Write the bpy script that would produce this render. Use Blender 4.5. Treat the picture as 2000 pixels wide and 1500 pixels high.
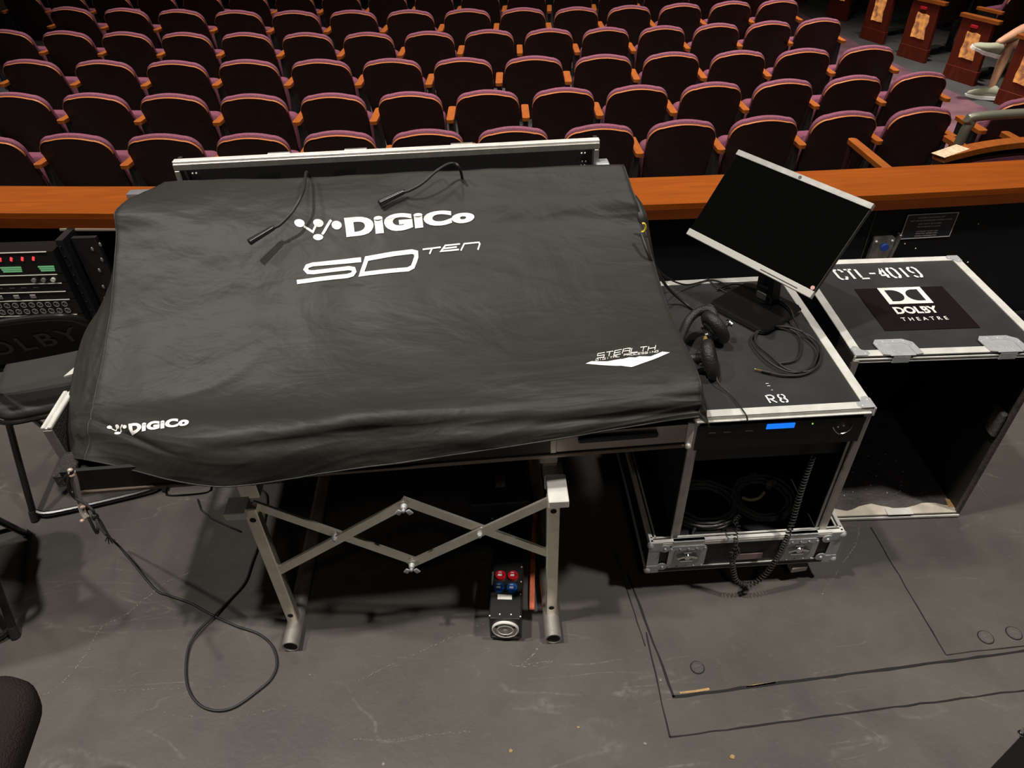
import bpy, bmesh, math, random
from mathutils import Vector, Matrix, noise
PI=math.pi
for o in list(bpy.data.objects): bpy.data.objects.remove(o)
sc=bpy.context.scene; COL=sc.collection
# ---------------- camera ----------------
FPX=1387.0; PITCH=math.radians(39.5); ROLL=math.radians(1.7); CAMH=2.0
fw=Vector((0,math.cos(PITCH),-math.sin(PITCH))); rt=Vector((1,0,0)); up=Vector((0,math.sin(PITCH),math.cos(PITCH)))
cx_=math.cos(ROLL)*rt-math.sin(ROLL)*up; cy_=math.sin(ROLL)*rt+math.cos(ROLL)*up
CAM=Vector((0,0,CAMH))
cd=bpy.data.cameras.new('camera'); cam=bpy.data.objects.new('camera',cd); COL.objects.link(cam)
m=Matrix((cx_,cy_,-fw)).transposed().to_4x4(); m.translation=CAM; cam.matrix_world=m
cd.sensor_width=36; cd.lens=FPX/2000*36; cd.clip_start=.02; cd.clip_end=200
sc.camera=cam
def at(px,py,z=0.0):
    "a point of the photograph brought onto the level surface at height z"
    d=fw+cx_*((px-1000)/FPX)-cy_*((py-750)/FPX); t=(z-CAMH)/d.z; return CAM+d*t
def atp(px,py,p0,n):
    d=fw+cx_*((px-1000)/FPX)-cy_*((py-750)/FPX); n=Vector(n); t=(Vector(p0)-CAM).dot(n)/d.dot(n); return CAM+d*t
# ---------------- world, lights, exposure ----------------
w=bpy.data.worlds.new('world'); sc.world=w; w.use_nodes=True
w.node_tree.nodes['Background'].inputs[0].default_value=(1,.93,.85,1); w.node_tree.nodes['Background'].inputs[1].default_value=.005
sc.view_settings.view_transform='Standard'; sc.view_settings.look='None'; sc.view_settings.gamma=1; sc.view_settings.use_curve_mapping=False
sc.view_settings.exposure=0.0
def light(name,loc,target,size,power,color=(1,.94,.86),spread=180):
    d=bpy.data.lights.new(name,'AREA'); d.shape='DISK'; d.size=size; d.energy=power; d.color=color; d.spread=math.radians(spread)
    o=bpy.data.objects.new(name,d); COL.objects.link(o); o.location=loc
    o.rotation_euler=(Vector(target)-Vector(loc)).to_track_quat('-Z','Y').to_euler(); return o
light('house_light_key',(-2.1,.85,7.6),(0,1.3,0),.28,120,spread=110)
light('house_light_left',(-4.8,1.1,7.6),(0,1.3,0),.3,88,spread=110)
light('glint_fill_front',(.4,-3.0,6.6),(.2,1.5,0),.6,15)  # added weak fill, gives glints on the steel and cables
light('floor_fill_right',(3.4,.5,7.2),(1.0,1.2,0),.4,112,spread=110)  # added fill that lifts the right part of the floor
for i_,(x_,y_,e_) in enumerate(((-3.8,5.2,62),(-.6,5.0,68),(2.2,5.0,68),(-3.8,8.2,56),(-.6,8.0,56),(2.2,7.9,56))): light('house_downlight',(x_,y_,7.5),(x_,y_,0),.9,e_,(1,.88,.82),56)
light('house_light_aisle',(3.9,7.2,7.0),(3.9,7.2,0),.5,62,(1,.9,.84),50)
COVER=[[[-1.05,2.14,0.86],[-1.045,2.12,0.86],[-0.692,2.113,0.86],[-0.342,2.129,0.86],[0.01,2.138,0.86],[0.364,2.144,0.86],[0.368,2.144,0.77]],[[-1.09,2.12,0.9],[-1.045,2.09,1.12],[-0.692,2.083,1.12],[-0.342,2.099,1.12],[0.01,2.108,1.12],[0.364,2.114,1.12],[0.368,2.114,0.96]],[[-1.14,1.93,0.9],[-1.1,1.904,1.13],[-0.762,1.946,1.1],[-0.384,1.965,1.09],[0.001,2.006,1.07],[0.39,2.017,1.053],[0.394,2.017,0.893]],[[-1.16,1.85,0.9],[-1.1,1.832,1.075],[-0.736,1.835,1.045],[-0.367,1.866,1.02],[0.018,1.908,0.99],[0.42,1.94,0.968],[0.424,1.94,0.808]],[[-1.2,1.669,0.867],[-1.1,1.641,0.926],[-0.723,1.64,0.905],[-0.34,1.655,0.89],[0.049,1.667,0.885],[0.44,1.661,0.893],[0.47,1.661,0.773]],[[-1.2,1.493,0.783],[-1.1,1.47,0.822],[-0.69,1.416,0.825],[-0.303,1.407,0.835],[0.092,1.401,0.85],[0.462,1.373,0.887],[0.492,1.373,0.77]],[[-1.2,1.422,0.731],[-1.1,1.4,0.788],[-0.707,1.271,0.848],[-0.353,1.295,0.841],[0.036,1.321,0.836],[0.463,1.317,0.855],[0.493,1.317,0.77]],[[-1.19,1.385,0.701],[-1.1,1.347,0.761],[-0.733,1.209,0.819],[-0.356,1.26,0.788],[0.048,1.287,0.798],[0.463,1.305,0.828],[0.493,1.305,0.77]],[[-1.17,1.353,0.678],[-1.1,1.298,0.723],[-0.719,1.195,0.725],[-0.364,1.244,0.72],[0.053,1.277,0.759],[0.462,1.298,0.806],[0.492,1.298,0.77]]]
PATCH={"A":{"box":[560,400,950,570],"uv":[[[0.3864,0.2494],[0.4503,0.2554],[0.5135,0.261],[0.5764,0.2666],[0.6397,0.2713]],[[0.3813,0.3581],[0.4445,0.3597],[0.5074,0.3614],[0.5703,0.3626],[0.6333,0.364]],[[0.3796,0.4147],[0.4417,0.4157],[0.5037,0.4169],[0.5657,0.4183],[0.6277,0.4199]],[[0.3792,0.4577],[0.4399,0.4587],[0.5007,0.4603],[0.5615,0.4622],[0.6222,0.4646]]]},"B":{"box":[200,805,380,860],"uv":[[[0.1818,0.7357],[0.211,0.7221],[0.2382,0.709],[0.2639,0.6982],[0.289,0.6901]],[[0.1859,0.7842],[0.2171,0.7682],[0.2463,0.7545],[0.2739,0.7437],[0.3002,0.7354]],[[0.1901,0.837],[0.2233,0.8158],[0.2537,0.7977],[0.2818,0.7841],[0.3085,0.7753]],[[0.1924,0.8869],[0.2276,0.8639],[0.2603,0.8434],[0.2896,0.8282],[0.3167,0.8188]]]},"C":{"box":[1135,675,1315,725],"uv":[[[0.7161,0.56],[0.7425,0.5619],[0.7688,0.5639],[0.7949,0.5659],[0.8208,0.568]],[[0.7122,0.5746],[0.7385,0.5767],[0.7646,0.5789],[0.7906,0.5811],[0.8162,0.5834]],[[0.7086,0.5898],[0.7347,0.5922],[0.7607,0.5946],[0.7865,0.5971],[0.8119,0.5997]],[[0.7057,0.6063],[0.7315,0.609],[0.7573,0.6119],[0.7829,0.6148],[0.8081,0.6179]]]}}
SEATS=[[[-3.331,4.523,-0.091,1.025],[-2.767,4.513,-0.074,1.051],[-2.174,4.459,-0.056,1.06],[-1.601,4.421,-0.039,1.021],[-1.051,4.421,-0.023,1.011],[-0.489,4.401,-0.006,1.003],[0.053,4.402,0.01,0.989],[0.598,4.4,0.027,0.977],[1.127,4.433,0.043,0.962],[1.657,4.461,0.058,0.961],[2.185,4.501,0.074,0.939],[2.689,4.535,0.089,0.918]],[[-3.616,5.411,-0.138,1.114],[-3.003,5.342,-0.117,1.103],[-2.402,5.272,-0.096,1.09],[-1.805,5.21,-0.075,1.071],[-1.224,5.174,-0.055,1.033],[-0.668,5.152,-0.035,1.007],[-0.116,5.141,-0.016,0.994],[0.426,5.142,0.003,0.974],[0.955,5.149,0.022,0.965],[1.488,5.166,0.041,0.956],[2.008,5.185,0.059,0.941],[2.523,5.224,0.077,0.916],[3.016,5.259,0.094,0.9]],[[-3.958,6.306,-0.134,1.12],[-3.306,6.217,-0.118,1.12],[-2.68,6.138,-0.102,1.114],[-2.08,6.103,-0.087,1.093],[-1.477,6.049,-0.072,1.077],[-0.895,6.008,-0.057,1.052],[-0.32,5.972,-0.043,1.038],[0.247,5.959,-0.029,1.022],[0.804,5.945,-0.015,1.004],[1.351,5.954,-0.001,0.982],[1.884,5.944,0.012,0.957],[2.404,5.946,0.025,0.95],[2.929,5.974,0.039,0.955]],[[-4.724,7.384,-0.208,1.12],[-4.104,7.265,-0.186,1.113],[-3.5,7.158,-0.163,1.082],[-2.914,7.069,-0.141,1.057],[-2.337,6.997,-0.12,1.044],[-1.765,6.926,-0.098,1.03],[-1.204,6.87,-0.077,1.01],[-0.654,6.844,-0.056,0.99],[-0.115,6.84,-0.035,0.976],[0.42,6.813,-0.015,0.949],[0.928,6.795,0.004,0.918],[1.43,6.79,0.024,0.903],[1.922,6.82,0.042,0.9],[2.399,6.848,0.061,0.9],[2.87,6.898,0.078,0.9]],[[-4.548,8.314,-0.244,1.12],[-3.911,8.172,-0.217,1.12],[-3.292,8.036,-0.19,1.12],[-2.671,7.919,-0.163,1.111],[-2.069,7.825,-0.137,1.081],[-1.481,7.769,-0.11,1.059],[-0.904,7.705,-0.085,1.04],[-0.337,7.677,-0.059,1.015],[0.212,7.651,-0.035,0.976],[0.736,7.617,-0.011,0.95],[1.257,7.616,0.013,0.936],[1.765,7.641,0.036,0.918],[2.267,7.672,0.058,0.9],[2.745,7.694,0.08,0.9]],[[-5.506,9.158,-0.176,1.008],[-4.952,9.063,-0.166,1.003],[-4.403,8.974,-0.156,0.993],[-3.86,8.891,-0.146,0.982],[-3.323,8.814,-0.137,0.971],[-2.791,8.743,-0.127,0.961],[-2.266,8.679,-0.118,0.95],[-1.746,8.62,-0.109,0.94],[-1.232,8.566,-0.099,0.929],[-0.724,8.518,-0.09,0.919],[-0.222,8.474,-0.081,0.908],[0.275,8.436,-0.072,0.9],[0.766,8.403,-0.063,0.9],[1.25,8.374,-0.054,0.9],[1.73,8.35,-0.046,0.9],[2.203,8.331,-0.037,0.9],[2.67,8.315,-0.029,0.9]]]
# ---------------- helpers ----------------
def link(o,parent=None):
    COL.objects.link(o)
    if parent is not None: o.parent=parent
    return o
def tag(o,label=None,cat=None,group=None,kind=None):
    if label: o['label']=label
    if cat: o['category']=cat
    if group: o['group']=group
    if kind: o['kind']=kind
    return o
def thing(name,label,cat,loc=(0,0,0),rz=0,group=None):
    o=bpy.data.objects.new(name,None); COL.objects.link(o); o.location=loc; o.rotation_euler=(0,0,rz); o.empty_display_size=.05
    return tag(o,label,cat,group)
def obj(name,bm,mat,parent=None,smooth=False,label=None,angle=35):
    bmesh.ops.recalc_face_normals(bm,faces=bm.faces)
    me=bpy.data.meshes.new(name); bm.to_mesh(me); bm.free()
    mats=mat if isinstance(mat,(list,tuple)) else [mat]
    for k in mats: me.materials.append(k)
    if smooth:
        me.polygons.foreach_set('use_smooth',[True]*len(me.polygons))
        if angle<180: me.set_sharp_from_angle(angle=math.radians(angle))
    o=bpy.data.objects.new(name,me); link(o,parent)
    if label: o['label']=label
    return o
def B(): return bmesh.new()
def box(bm,c,s,rot=None,bev=0,mi=0,seg=1):
    r=bmesh.ops.create_cube(bm,size=1); vs=r['verts']
    bmesh.ops.scale(bm,vec=s,verts=vs)
    if bev>0:
        es=list({e for v in vs for e in v.link_edges})
        rr=bmesh.ops.bevel(bm,geom=es,offset=min(bev,min(s)*.45),segments=seg,profile=.6,affect='EDGES')
        vs=list({v for v in rr['verts']}|{v for v in vs if v.is_valid})
    M=Matrix.Translation(c)
    if rot is not None: M=M@(rot.to_4x4() if isinstance(rot,Matrix) else Matrix.Rotation(rot,4,'Z'))
    bmesh.ops.transform(bm,matrix=M,verts=vs)
    if mi:
        for f in {f for v in vs for f in v.link_faces}: f.material_index=mi
    return vs
def cyl(bm,p0,p1,r0,r1=None,n=20,caps=True,mi=0):
    p0=Vector(p0);p1=Vector(p1); d=p1-p0; r1=r0 if r1 is None else r1
    r=bmesh.ops.create_cone(bm,cap_ends=caps,segments=n,radius1=r0,radius2=r1,depth=d.length)
    M=Matrix.Translation((p0+p1)/2)@d.to_track_quat('Z','Y').to_matrix().to_4x4()
    bmesh.ops.transform(bm,matrix=M,verts=r['verts'])
    if mi:
        for f in {f for v in r['verts'] for f in v.link_faces}: f.material_index=mi
def ball(bm,c,r,s=(1,1,1),n=16):
    q=bmesh.ops.create_uvsphere(bm,u_segments=n,v_segments=max(6,n//2),radius=r)
    bmesh.ops.scale(bm,vec=s,verts=q['verts']); bmesh.ops.translate(bm,vec=c,verts=q['verts'])
def crs(pts,n=8,closed=False):
    P=[Vector(p) for p in pts]; N=len(P); out=[]
    for i in range(N if closed else N-1):
        if closed: a,b,c,d=P[(i-1)%N],P[i],P[(i+1)%N],P[(i+2)%N]
        else:
            b,c=P[i],P[i+1]; a=P[i-1] if i else 2*b-c; d=P[i+2] if i+2<N else 2*c-b
        for k in range(n):
            t=k/n; out.append(.5*((2*b)+(c-a)*t+(2*a-5*b+4*c-d)*t*t+(3*b-a-3*c+d)*t**3))
    if not closed: out.append(P[-1])
    return out
def tube(bm,pts,r,n=8,closed=False,rf=None,flat=None,mi=0):
    P=[Vector(p) for p in pts]; N=len(P); rings=[]
    T=[]
    for i in range(N):
        a=P[i-1] if (i or closed) else P[i]; b=P[(i+1)%N] if (i<N-1 or closed) else P[i]
        t=(b-a); T.append(t.normalized() if t.length>1e-9 else Vector((0,0,1)))
    u=T[0].orthogonal().normalized()
    for i in range(N):
        u=(u-T[i]*u.dot(T[i])); u=u.normalized() if u.length>1e-6 else T[i].orthogonal().normalized()
        v=T[i].cross(u); rr=rf(i/(N-1)) if rf else r
        rings.append([bm.verts.new(P[i]+(u*math.cos(2*PI*k/n)+v*math.sin(2*PI*k/n))*rr) for k in range(n)])
    for i in range(N if closed else N-1):
        A=rings[i];C=rings[(i+1)%N]
        for k in range(n):
            f=bm.faces.new((A[k],A[(k+1)%n],C[(k+1)%n],C[k])); f.material_index=mi
    if not closed:
        bm.faces.new(rings[0][::-1]).material_index=mi; bm.faces.new(rings[-1]).material_index=mi
def coil(pts,R,turns,n=10):
    "points of a helix wound about a path"
    P=crs(pts,24); L=[0]
    for a,b in zip(P,P[1:]): L.append(L[-1]+(b-a).length)
    out=[]; u=None; tot=int(turns*n); j=0
    for k in range(tot+1):
        s=L[-1]*k/tot
        while j<len(P)-2 and L[j+1]<s: j+=1
        f=(s-L[j])/max(1e-9,L[j+1]-L[j]); p=P[j].lerp(P[j+1],f); t=(P[j+1]-P[j]).normalized()
        if u is None: u=t.orthogonal().normalized()
        u=(u-t*u.dot(t)).normalized(); v=t.cross(u); a=2*PI*k/n
        out.append(p+(u*math.cos(a)+v*math.sin(a))*R)
    return out
def prism(bm,poly,z0,z1,M=None,mi=0):
    "2D outline (x,y) raised from z0 to z1"
    a=[bm.verts.new((x,y,z0)) for x,y in poly]; b=[bm.verts.new((x,y,z1)) for x,y in poly]; n=len(poly)
    fs=[bm.faces.new(a[::-1]),bm.faces.new(b)]
    for i in range(n): fs.append(bm.faces.new((a[i],a[(i+1)%n],b[(i+1)%n],b[i])))
    for f in fs: f.material_index=mi
    if M is not None: bmesh.ops.transform(bm,matrix=M,verts=a+b)
    return a+b
def rrect(w,h,r,n=5,cx=0,cy=0):
    out=[]
    for (sx,sy,a0) in ((1,1,0),(-1,1,90),(-1,-1,180),(1,-1,270)):
        for k in range(n+1):
            a=math.radians(a0+90*k/n); out.append((cx+sx*(w/2-r)+r*math.cos(a),cy+sy*(h/2-r)+r*math.sin(a)))
    return out
def loft(bm,rings,cap=True,closed=False):
    R=[[bm.verts.new(p) for p in r] for r in rings]; n=len(R[0])
    for i in range(len(R) if closed else len(R)-1):
        A=R[i];C=R[(i+1)%len(R)]
        for k in range(n): bm.faces.new((A[k],A[(k+1)%n],C[(k+1)%n],C[k]))
    if cap and not closed: bm.faces.new(R[0][::-1]); bm.faces.new(R[-1])
    return R
def dup(root):
    r=root.copy(); COL.objects.link(r)
    for ch in root.children:
        c=ch.copy(); COL.objects.link(c); c.parent=r
        for g in ch.children:
            d=g.copy(); COL.objects.link(d); d.parent=c
    return r
# ---------------- materials ----------------
def mat(name,col,rough=.5,metal=0,spec=.5,bump=0,bscale=40,vary=0,vscale=6,emit=None,es=1,stretch=(1,1,1),coat=0,detail=4):
    m=bpy.data.materials.new(name); m.use_nodes=True; nt=m.node_tree; N=nt.nodes; Lk=nt.links; p=N['Principled BSDF']
    p.inputs['Base Color'].default_value=(*col,1); p.inputs['Roughness'].default_value=rough; p.inputs['Metallic'].default_value=metal
    p.inputs['Specular IOR Level'].default_value=spec; p.inputs['Coat Weight'].default_value=coat
    if emit: p.inputs['Emission Color'].default_value=(*emit,1); p.inputs['Emission Strength'].default_value=es
    if bump or vary:
        tc=N.new('ShaderNodeTexCoord'); mp=N.new('ShaderNodeMapping'); mp.inputs['Scale'].default_value=stretch; Lk.new(tc.outputs['Object'],mp.inputs[0])
    if bump:
        nz=N.new('ShaderNodeTexNoise'); nz.inputs['Scale'].default_value=bscale; nz.inputs['Detail'].default_value=detail; Lk.new(mp.outputs[0],nz.inputs[0])
        b=N.new('ShaderNodeBump'); b.inputs['Strength'].default_value=bump; b.inputs['Distance'].default_value=.01; Lk.new(nz.outputs[0],b.inputs['Height']); Lk.new(b.outputs[0],p.inputs['Normal'])
    if vary:
        nz=N.new('ShaderNodeTexNoise'); nz.inputs['Scale'].default_value=vscale; nz.inputs['Detail'].default_value=6; Lk.new(mp.outputs[0],nz.inputs[0])
        cr=N.new('ShaderNodeValToRGB'); cr.color_ramp.elements[0].position=.3; cr.color_ramp.elements[1].position=.7
        cr.color_ramp.elements[0].color=(*[c*(1-vary) for c in col],1); cr.color_ramp.elements[1].color=(*[min(1,c*(1+vary)) for c in col],1)
        Lk.new(nz.outputs[0],cr.inputs[0]); Lk.new(cr.outputs[0],p.inputs['Base Color'])
    return m
M={}
M['shell']=mat('dark_stained_ply',(.022,.007,.005),.5,spec=.25,bump=.05,bscale=30,vary=.25,vscale=12,stretch=(1,1,8))
M['edge']=mat('oak_edge_highlight',(.36,.125,.036),.35,vary=.15)  # gloss highlight of the shell edge, put into a lighter orange
M['arm']=mat('orange_oak_armrest',(.25,.066,.006),.45,vary=.2,vscale=8,stretch=(6,1,6))
M['purple']=mat('plum_upholstery',(.175,.062,.092),.9,spec=.2,bump=.6,bscale=260,vary=.2,vscale=120)
M['purple_dk']=mat('plum_upholstery_cushion',(.15,.048,.075),.9,spec=.2,bump=.6,bscale=260,vary=.2,vscale=120)
M['black']=mat('black_paint',(.012,.012,.012),.55)
M['blackm']=mat('black_metal',(.015,.015,.016),.35,metal=.4)
M['alu']=mat('worn_aluminium',(.80,.79,.74),.42,metal=.25,bump=.06,bscale=60,vary=.12,vscale=22)
M['alud']=mat('dull_aluminium',(.45,.43,.39),.42,metal=.7,bump=.06,bscale=80,vary=.12,vscale=30)
M['zinc']=mat('zinc_plated_steel',(.52,.54,.55),.38,metal=.35,vary=.1,vscale=40)
M['chrome']=mat('chrome',(.8,.8,.8),.15,metal=1)
M['white']=mat('white_print',(.88,.87,.82),.6)
M['rubber']=mat('black_rubber',(.018,.018,.018),.5,spec=.5)
M['gold']=mat('gold_plate',(.8,.55,.18),.25,metal=.9)
M['laminate']=mat('charcoal_laminate',(.030,.030,.031),.5,spec=.4,bump=.12,bscale=300,vary=.18,vscale=9)
M['stencil']=mat('white_stencil_paint',(.72,.73,.73),.7,vary=.12,vscale=60)
# ---------------- special materials ----------------
def floor_mat():
    m=bpy.data.materials.new('black_stage_floor'); m.use_nodes=True; nt=m.node_tree; N=nt.nodes; L=nt.links; p=N['Principled BSDF']
    tc=N.new('ShaderNodeTexCoord')
    def noise_(s,d=6,sc3=(1,1,1),dist=0,rot=0):
        mp=N.new('ShaderNodeMapping'); mp.inputs['Scale'].default_value=sc3; mp.inputs['Rotation'].default_value=(0,0,rot); L.new(tc.outputs['Object'],mp.inputs[0])
        n=N.new('ShaderNodeTexNoise'); n.inputs['Scale'].default_value=s; n.inputs['Detail'].default_value=d; n.inputs['Distortion'].default_value=dist; L.new(mp.outputs[0],n.inputs[0]); return n.outputs[0]
    def ramp(i,stops):
        r=N.new('ShaderNodeValToRGB'); e=r.color_ramp.elements
        while len(e)<len(stops): e.new(.5)
        for k,(q,c) in enumerate(stops): e[k].position=q; e[k].color=(c,c,c,1) if not isinstance(c,tuple) else (*c,1)
        L.new(i,r.inputs[0]); return r.outputs[0]
    def mixc(f,a,b,t='MIX'):
        x=N.new('ShaderNodeMix'); x.data_type='RGBA'; x.blend_type=t
        for s,v in ((0,f),(6,a),(7,b)):
            if hasattr(v,'links'): L.new(v,x.inputs[s])
            else: x.inputs[s].default_value=v if s==0 else (*v,1)
        return x.outputs[2]
    def mth(op,a,b):
        x=N.new('ShaderNodeMath'); x.operation=op
        for s,v in ((0,a),(1,b)):
            if hasattr(v,'links'): L.new(v,x.inputs[s])
            else: x.inputs[s].default_value=v
        return x.outputs[0]
    base=mixc(ramp(noise_(1.6,8),[(.35,0.),(.65,1.)]),(.066,.060,.053),(.100,.091,.080))
    base=mixc(ramp(noise_(7,8,dist=.6),[(.45,0.),(.7,.35)]),base,(.045,.040,.042))
    base=mixc(ramp(noise_(38,10),[(.62,0.),(.72,.4)]),base,(.11,.10,.095))
    # long thin scuffs: a level set of stretched noise, broken up
    for (s,rot,sx,wd,amt) in ((1.3,.35,(.5,2.4,1),.0016,.22),(1.1,1.25,(.45,2.0,1),.0013,.18),(.8,-.5,(.8,1.6,1),.0012,.22),(2.3,2.2,(.4,1.8,1),.0014,.14)):
        n=noise_(s,3,sx,.2,rot); d=mth('ABSOLUTE',mth('SUBTRACT',n,.5),0)
        line=ramp(d,[(0,1.),(wd,0.)]); brk=ramp(noise_(3.1,4,rot=rot+1),[(.5,0.),(.6,1.)]); fine=ramp(noise_(55,3),[(.4,.15),(.6,1.)])
        base=mixc(mth('MULTIPLY',mth('MULTIPLY',line,brk),mth('MULTIPLY',fine,amt)),base,(.36,.33,.29))
    v=N.new('ShaderNodeTexVoronoi'); v.inputs['Scale'].default_value=9; L.new(tc.outputs['Object'],v.inputs[0])
    dots=mth('MULTIPLY',ramp(v.outputs['Distance'],[(0.0,1.),(.045,0.)]),ramp(noise_(4.3,2),[(.55,0.),(.6,1.)]))
    base=mixc(dots,base,(.42,.38,.32))
    L.new(base,p.inputs['Base Color'])
    L.new(ramp(noise_(5,6),[(.3,.42),(.7,.6)]),p.inputs['Roughness']); p.inputs['Specular IOR Level'].default_value=.45
    b=N.new('ShaderNodeBump'); b.inputs['Strength'].default_value=.35; b.inputs['Distance'].default_value=.004
    L.new(mth('ADD',noise_(9,8,dist=.5),mth('MULTIPLY',noise_(70,6),.35)),b.inputs['Height']); L.new(b.outputs[0],p.inputs['Normal'])
    return m
def wood_mat(name,c1,c2,rough,axis=(1.2,14,14),scale=3):
    m=bpy.data.materials.new(name); m.use_nodes=True; nt=m.node_tree; N=nt.nodes; L=nt.links; p=N['Principled BSDF']
    tc=N.new('ShaderNodeTexCoord'); mp=N.new('ShaderNodeMapping'); mp.inputs['Scale'].default_value=axis; L.new(tc.outputs['Object'],mp.inputs[0])
    n=N.new('ShaderNodeTexNoise'); n.inputs['Scale'].default_value=scale; n.inputs['Detail'].default_value=8; n.inputs['Distortion'].default_value=.8; L.new(mp.outputs[0],n.inputs[0])
    r=N.new('ShaderNodeValToRGB'); r.color_ramp.elements[0].position=.3; r.color_ramp.elements[1].position=.72; r.color_ramp.elements[0].color=(*c1,1); r.color_ramp.elements[1].color=(*c2,1)
    L.new(n.outputs[0],r.inputs[0]); L.new(r.outputs[0],p.inputs['Base Color']); p.inputs['Roughness'].default_value=rough; p.inputs['Specular IOR Level'].default_value=.18
    return m
M['floor']=floor_mat()
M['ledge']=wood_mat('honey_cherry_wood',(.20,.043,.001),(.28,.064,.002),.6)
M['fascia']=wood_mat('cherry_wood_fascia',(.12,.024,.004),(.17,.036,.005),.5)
M['redwood']=wood_mat('red_stained_end_panel',(.085,.013,.005),(.13,.022,.008),.45,(10,10,1.5))
M['carpet']=mat('plum_carpet',(.13,.068,.082),.95,spec=.1,bump=.8,bscale=150,vary=.3,vscale=5)
M['concrete']=mat('grey_painted_concrete',(.045,.048,.046),.7,vary=.25,vscale=3,bump=.2)
M['wall']=mat('black_wall_paint',(.006,.0063,.0075),.55,spec=.25,bump=.1,bscale=12,vary=.2)
M['walldk']=mat('black_wall_base',(.008,.008,.009),.5)
# ---------------- setting ----------------
random.seed(4)
CX,CY,R0=.3,31.0,28.32     # the parapet is an arc about this centre
def arc(R,x0,x1,n=28):
    return [(x,CY-math.sqrt(R*R-(x-CX)**2)) for x in [x0+(x1-x0)*i/n for i in range(n+1)]]
def arc_slab(name,Ra,Rb,z0,z1,m,x0=-6,x1=6.5,kind='structure',bev=0,parent=None):
    bm=B(); a=arc(Ra,x0,x1); b=arc(Rb,x0,x1); rings=[]
    for (p,q) in zip(a,b): rings.append([(p[0],p[1],z0),(q[0],q[1],z0),(q[0],q[1],z1),(p[0],p[1],z1)])
    loft(bm,rings)
    o=obj(name,bm,m,parent,smooth=True,angle=30)
    if kind: o['kind']=kind
    return o
bm=B(); box(bm,(0.2,.4,-.05),(14,5.0,.1)); tag(obj('floor',bm,M['floor']),'black painted stage floor with chalky scuffs','floor',kind='structure')
bm=B(); box(bm,(0.5,8.6,-.51),(17,12,.1)); tag(obj('floor_auditorium',bm,M['concrete']),kind='structure')
bm=B()
prism(bm,[(3.0,3.4),(5.1,3.4),(4.95,5.9),(4.72,7.1),(4.60,7.9),(4.5,8.7),(4.42,9.6),(4.3,10.8),(4.1,12.5),(2.0,12.5),(2.2,8.2),(2.9,6.6),(3.1,5.4)],-.458,-.452)
tag(obj('carpet_runner',bm,M['carpet']),'plum carpet strip running down the aisle right of the seats','carpet')
arc_slab('wall_front',R0-.03,R0-.22,-.47,.68,M['wall'])
arc_slab('baseboard_front',R0-.005,R0-.03,0,.06,M['walldk'])
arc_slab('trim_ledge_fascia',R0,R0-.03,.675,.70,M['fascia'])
led=arc_slab('parapet_ledge',R0+.02,R0-.245,.70,.722,M['ledge'],kind=None)
tag(led,'long honey brown wooden ledge capping the black front wall','ledge')
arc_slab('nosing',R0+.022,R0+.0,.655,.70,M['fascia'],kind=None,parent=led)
# seams and trap covers let into the stage floor
M['seam']=mat('dark_floor_joint',(.006,.005,.004),.8)
M['ply']=mat('bare_plywood_edge',(.42,.26,.11),.8,vary=.3,vscale=40)
def seam(name,p,q,w_=.006,m=None,jit=.0015):
    bm=B(); p=Vector(p);q=Vector(q); d=(q-p); n=max(2,int(d.length/.04)); nn=Vector((-d.y,d.x,0)).normalized()
    up_=[];lo=[]
    for i in range(n+1):
        c=p+d*i/n; ww=w_*(.5+random.random()*.35); o_=random.uniform(-jit,jit)
        up_.append((c+nn*(ww+o_)).to_2d()[:]); lo.append((c-nn*(ww-o_)).to_2d()[:])
    prism(bm,up_+lo[::-1],.0002,.0010)
    return tag(obj(name,bm,m or M['seam']),kind='structure')
S_=lambda a,b:(at(*a),at(*b))
k=1
for a,b,w_ in (((1226,1120),(1316,1362),.005),((1313,1362),(2060,1264),.006),((1700,1030),(1848,1279),.003),((1848,1279),(2060,1255),.0025),((1308,1440),(2060,1340),.0035),((1262,1235),(1308,1440),.003),((1200,1075),(1260,1262),.0025)):
    seam('trim_%d'%k,*S_(a,b),w_); k+=1
for a,b in (((1328,1354),(1385,1345)),((1458,1342),(1515,1334))):
    seam('trim_%d'%k,*S_(a,b),.004,M['ply']); k+=1
def lines(name,segs,m,w_=.0012):
    for a,b in segs: seam(name,*S_(a,b),w_,m)
M['scuff']=mat('chalk_scuff',(.26,.245,.22),.9,vary=.5,vscale=90)
def scuff(label,pts,w_=.0014,gap=.25):
    bm=B(); P=crs([at(*p,0) for p in pts],40); r=random.Random(len(pts)*7+int(pts[0][0]))
    for a,b in zip(P,P[1:]):
        if r.random()<gap+.25*math.sin(len(bm.verts)*.05+pts[0][0])+.1: r.random(); continue
        d=(b-a); n=Vector((-d.y,d.x,0)).normalized()*w_*(.15+.9*r.random()**2)
        o=Vector((r.uniform(-1,1),r.uniform(-1,1),0))*.0022
        vs=[bm.verts.new((v.x,v.y,.0012)) for v in (a+n+o,b+n*.6+o,b-n*.6+o,a-n+o)]; bm.faces.new(vs)
    o=obj('floor_scuff',bm,M['scuff']); o['kind']='stuff'; tag(o,label,'scuff mark'); return o
scuff('broken chalky scuff curving across the floor left of the looped cable',[(375,1117),(330,1135),(290,1165),(240,1205),(200,1225),(160,1290),(110,1345),(70,1362)],.0026,.3)
scuff('squiggled white scuff on the floor in front of the right stand foot',[(992,1296),(1010,1302),(1040,1296),(1080,1292),(1050,1300),(1020,1301),(1040,1280),(1060,1252)],.0028,.15)
scuff('long faint scratch along the floor near the bottom edge',[(690,1444),(760,1446),(830,1436),(930,1428)],.0012,.1)
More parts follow.
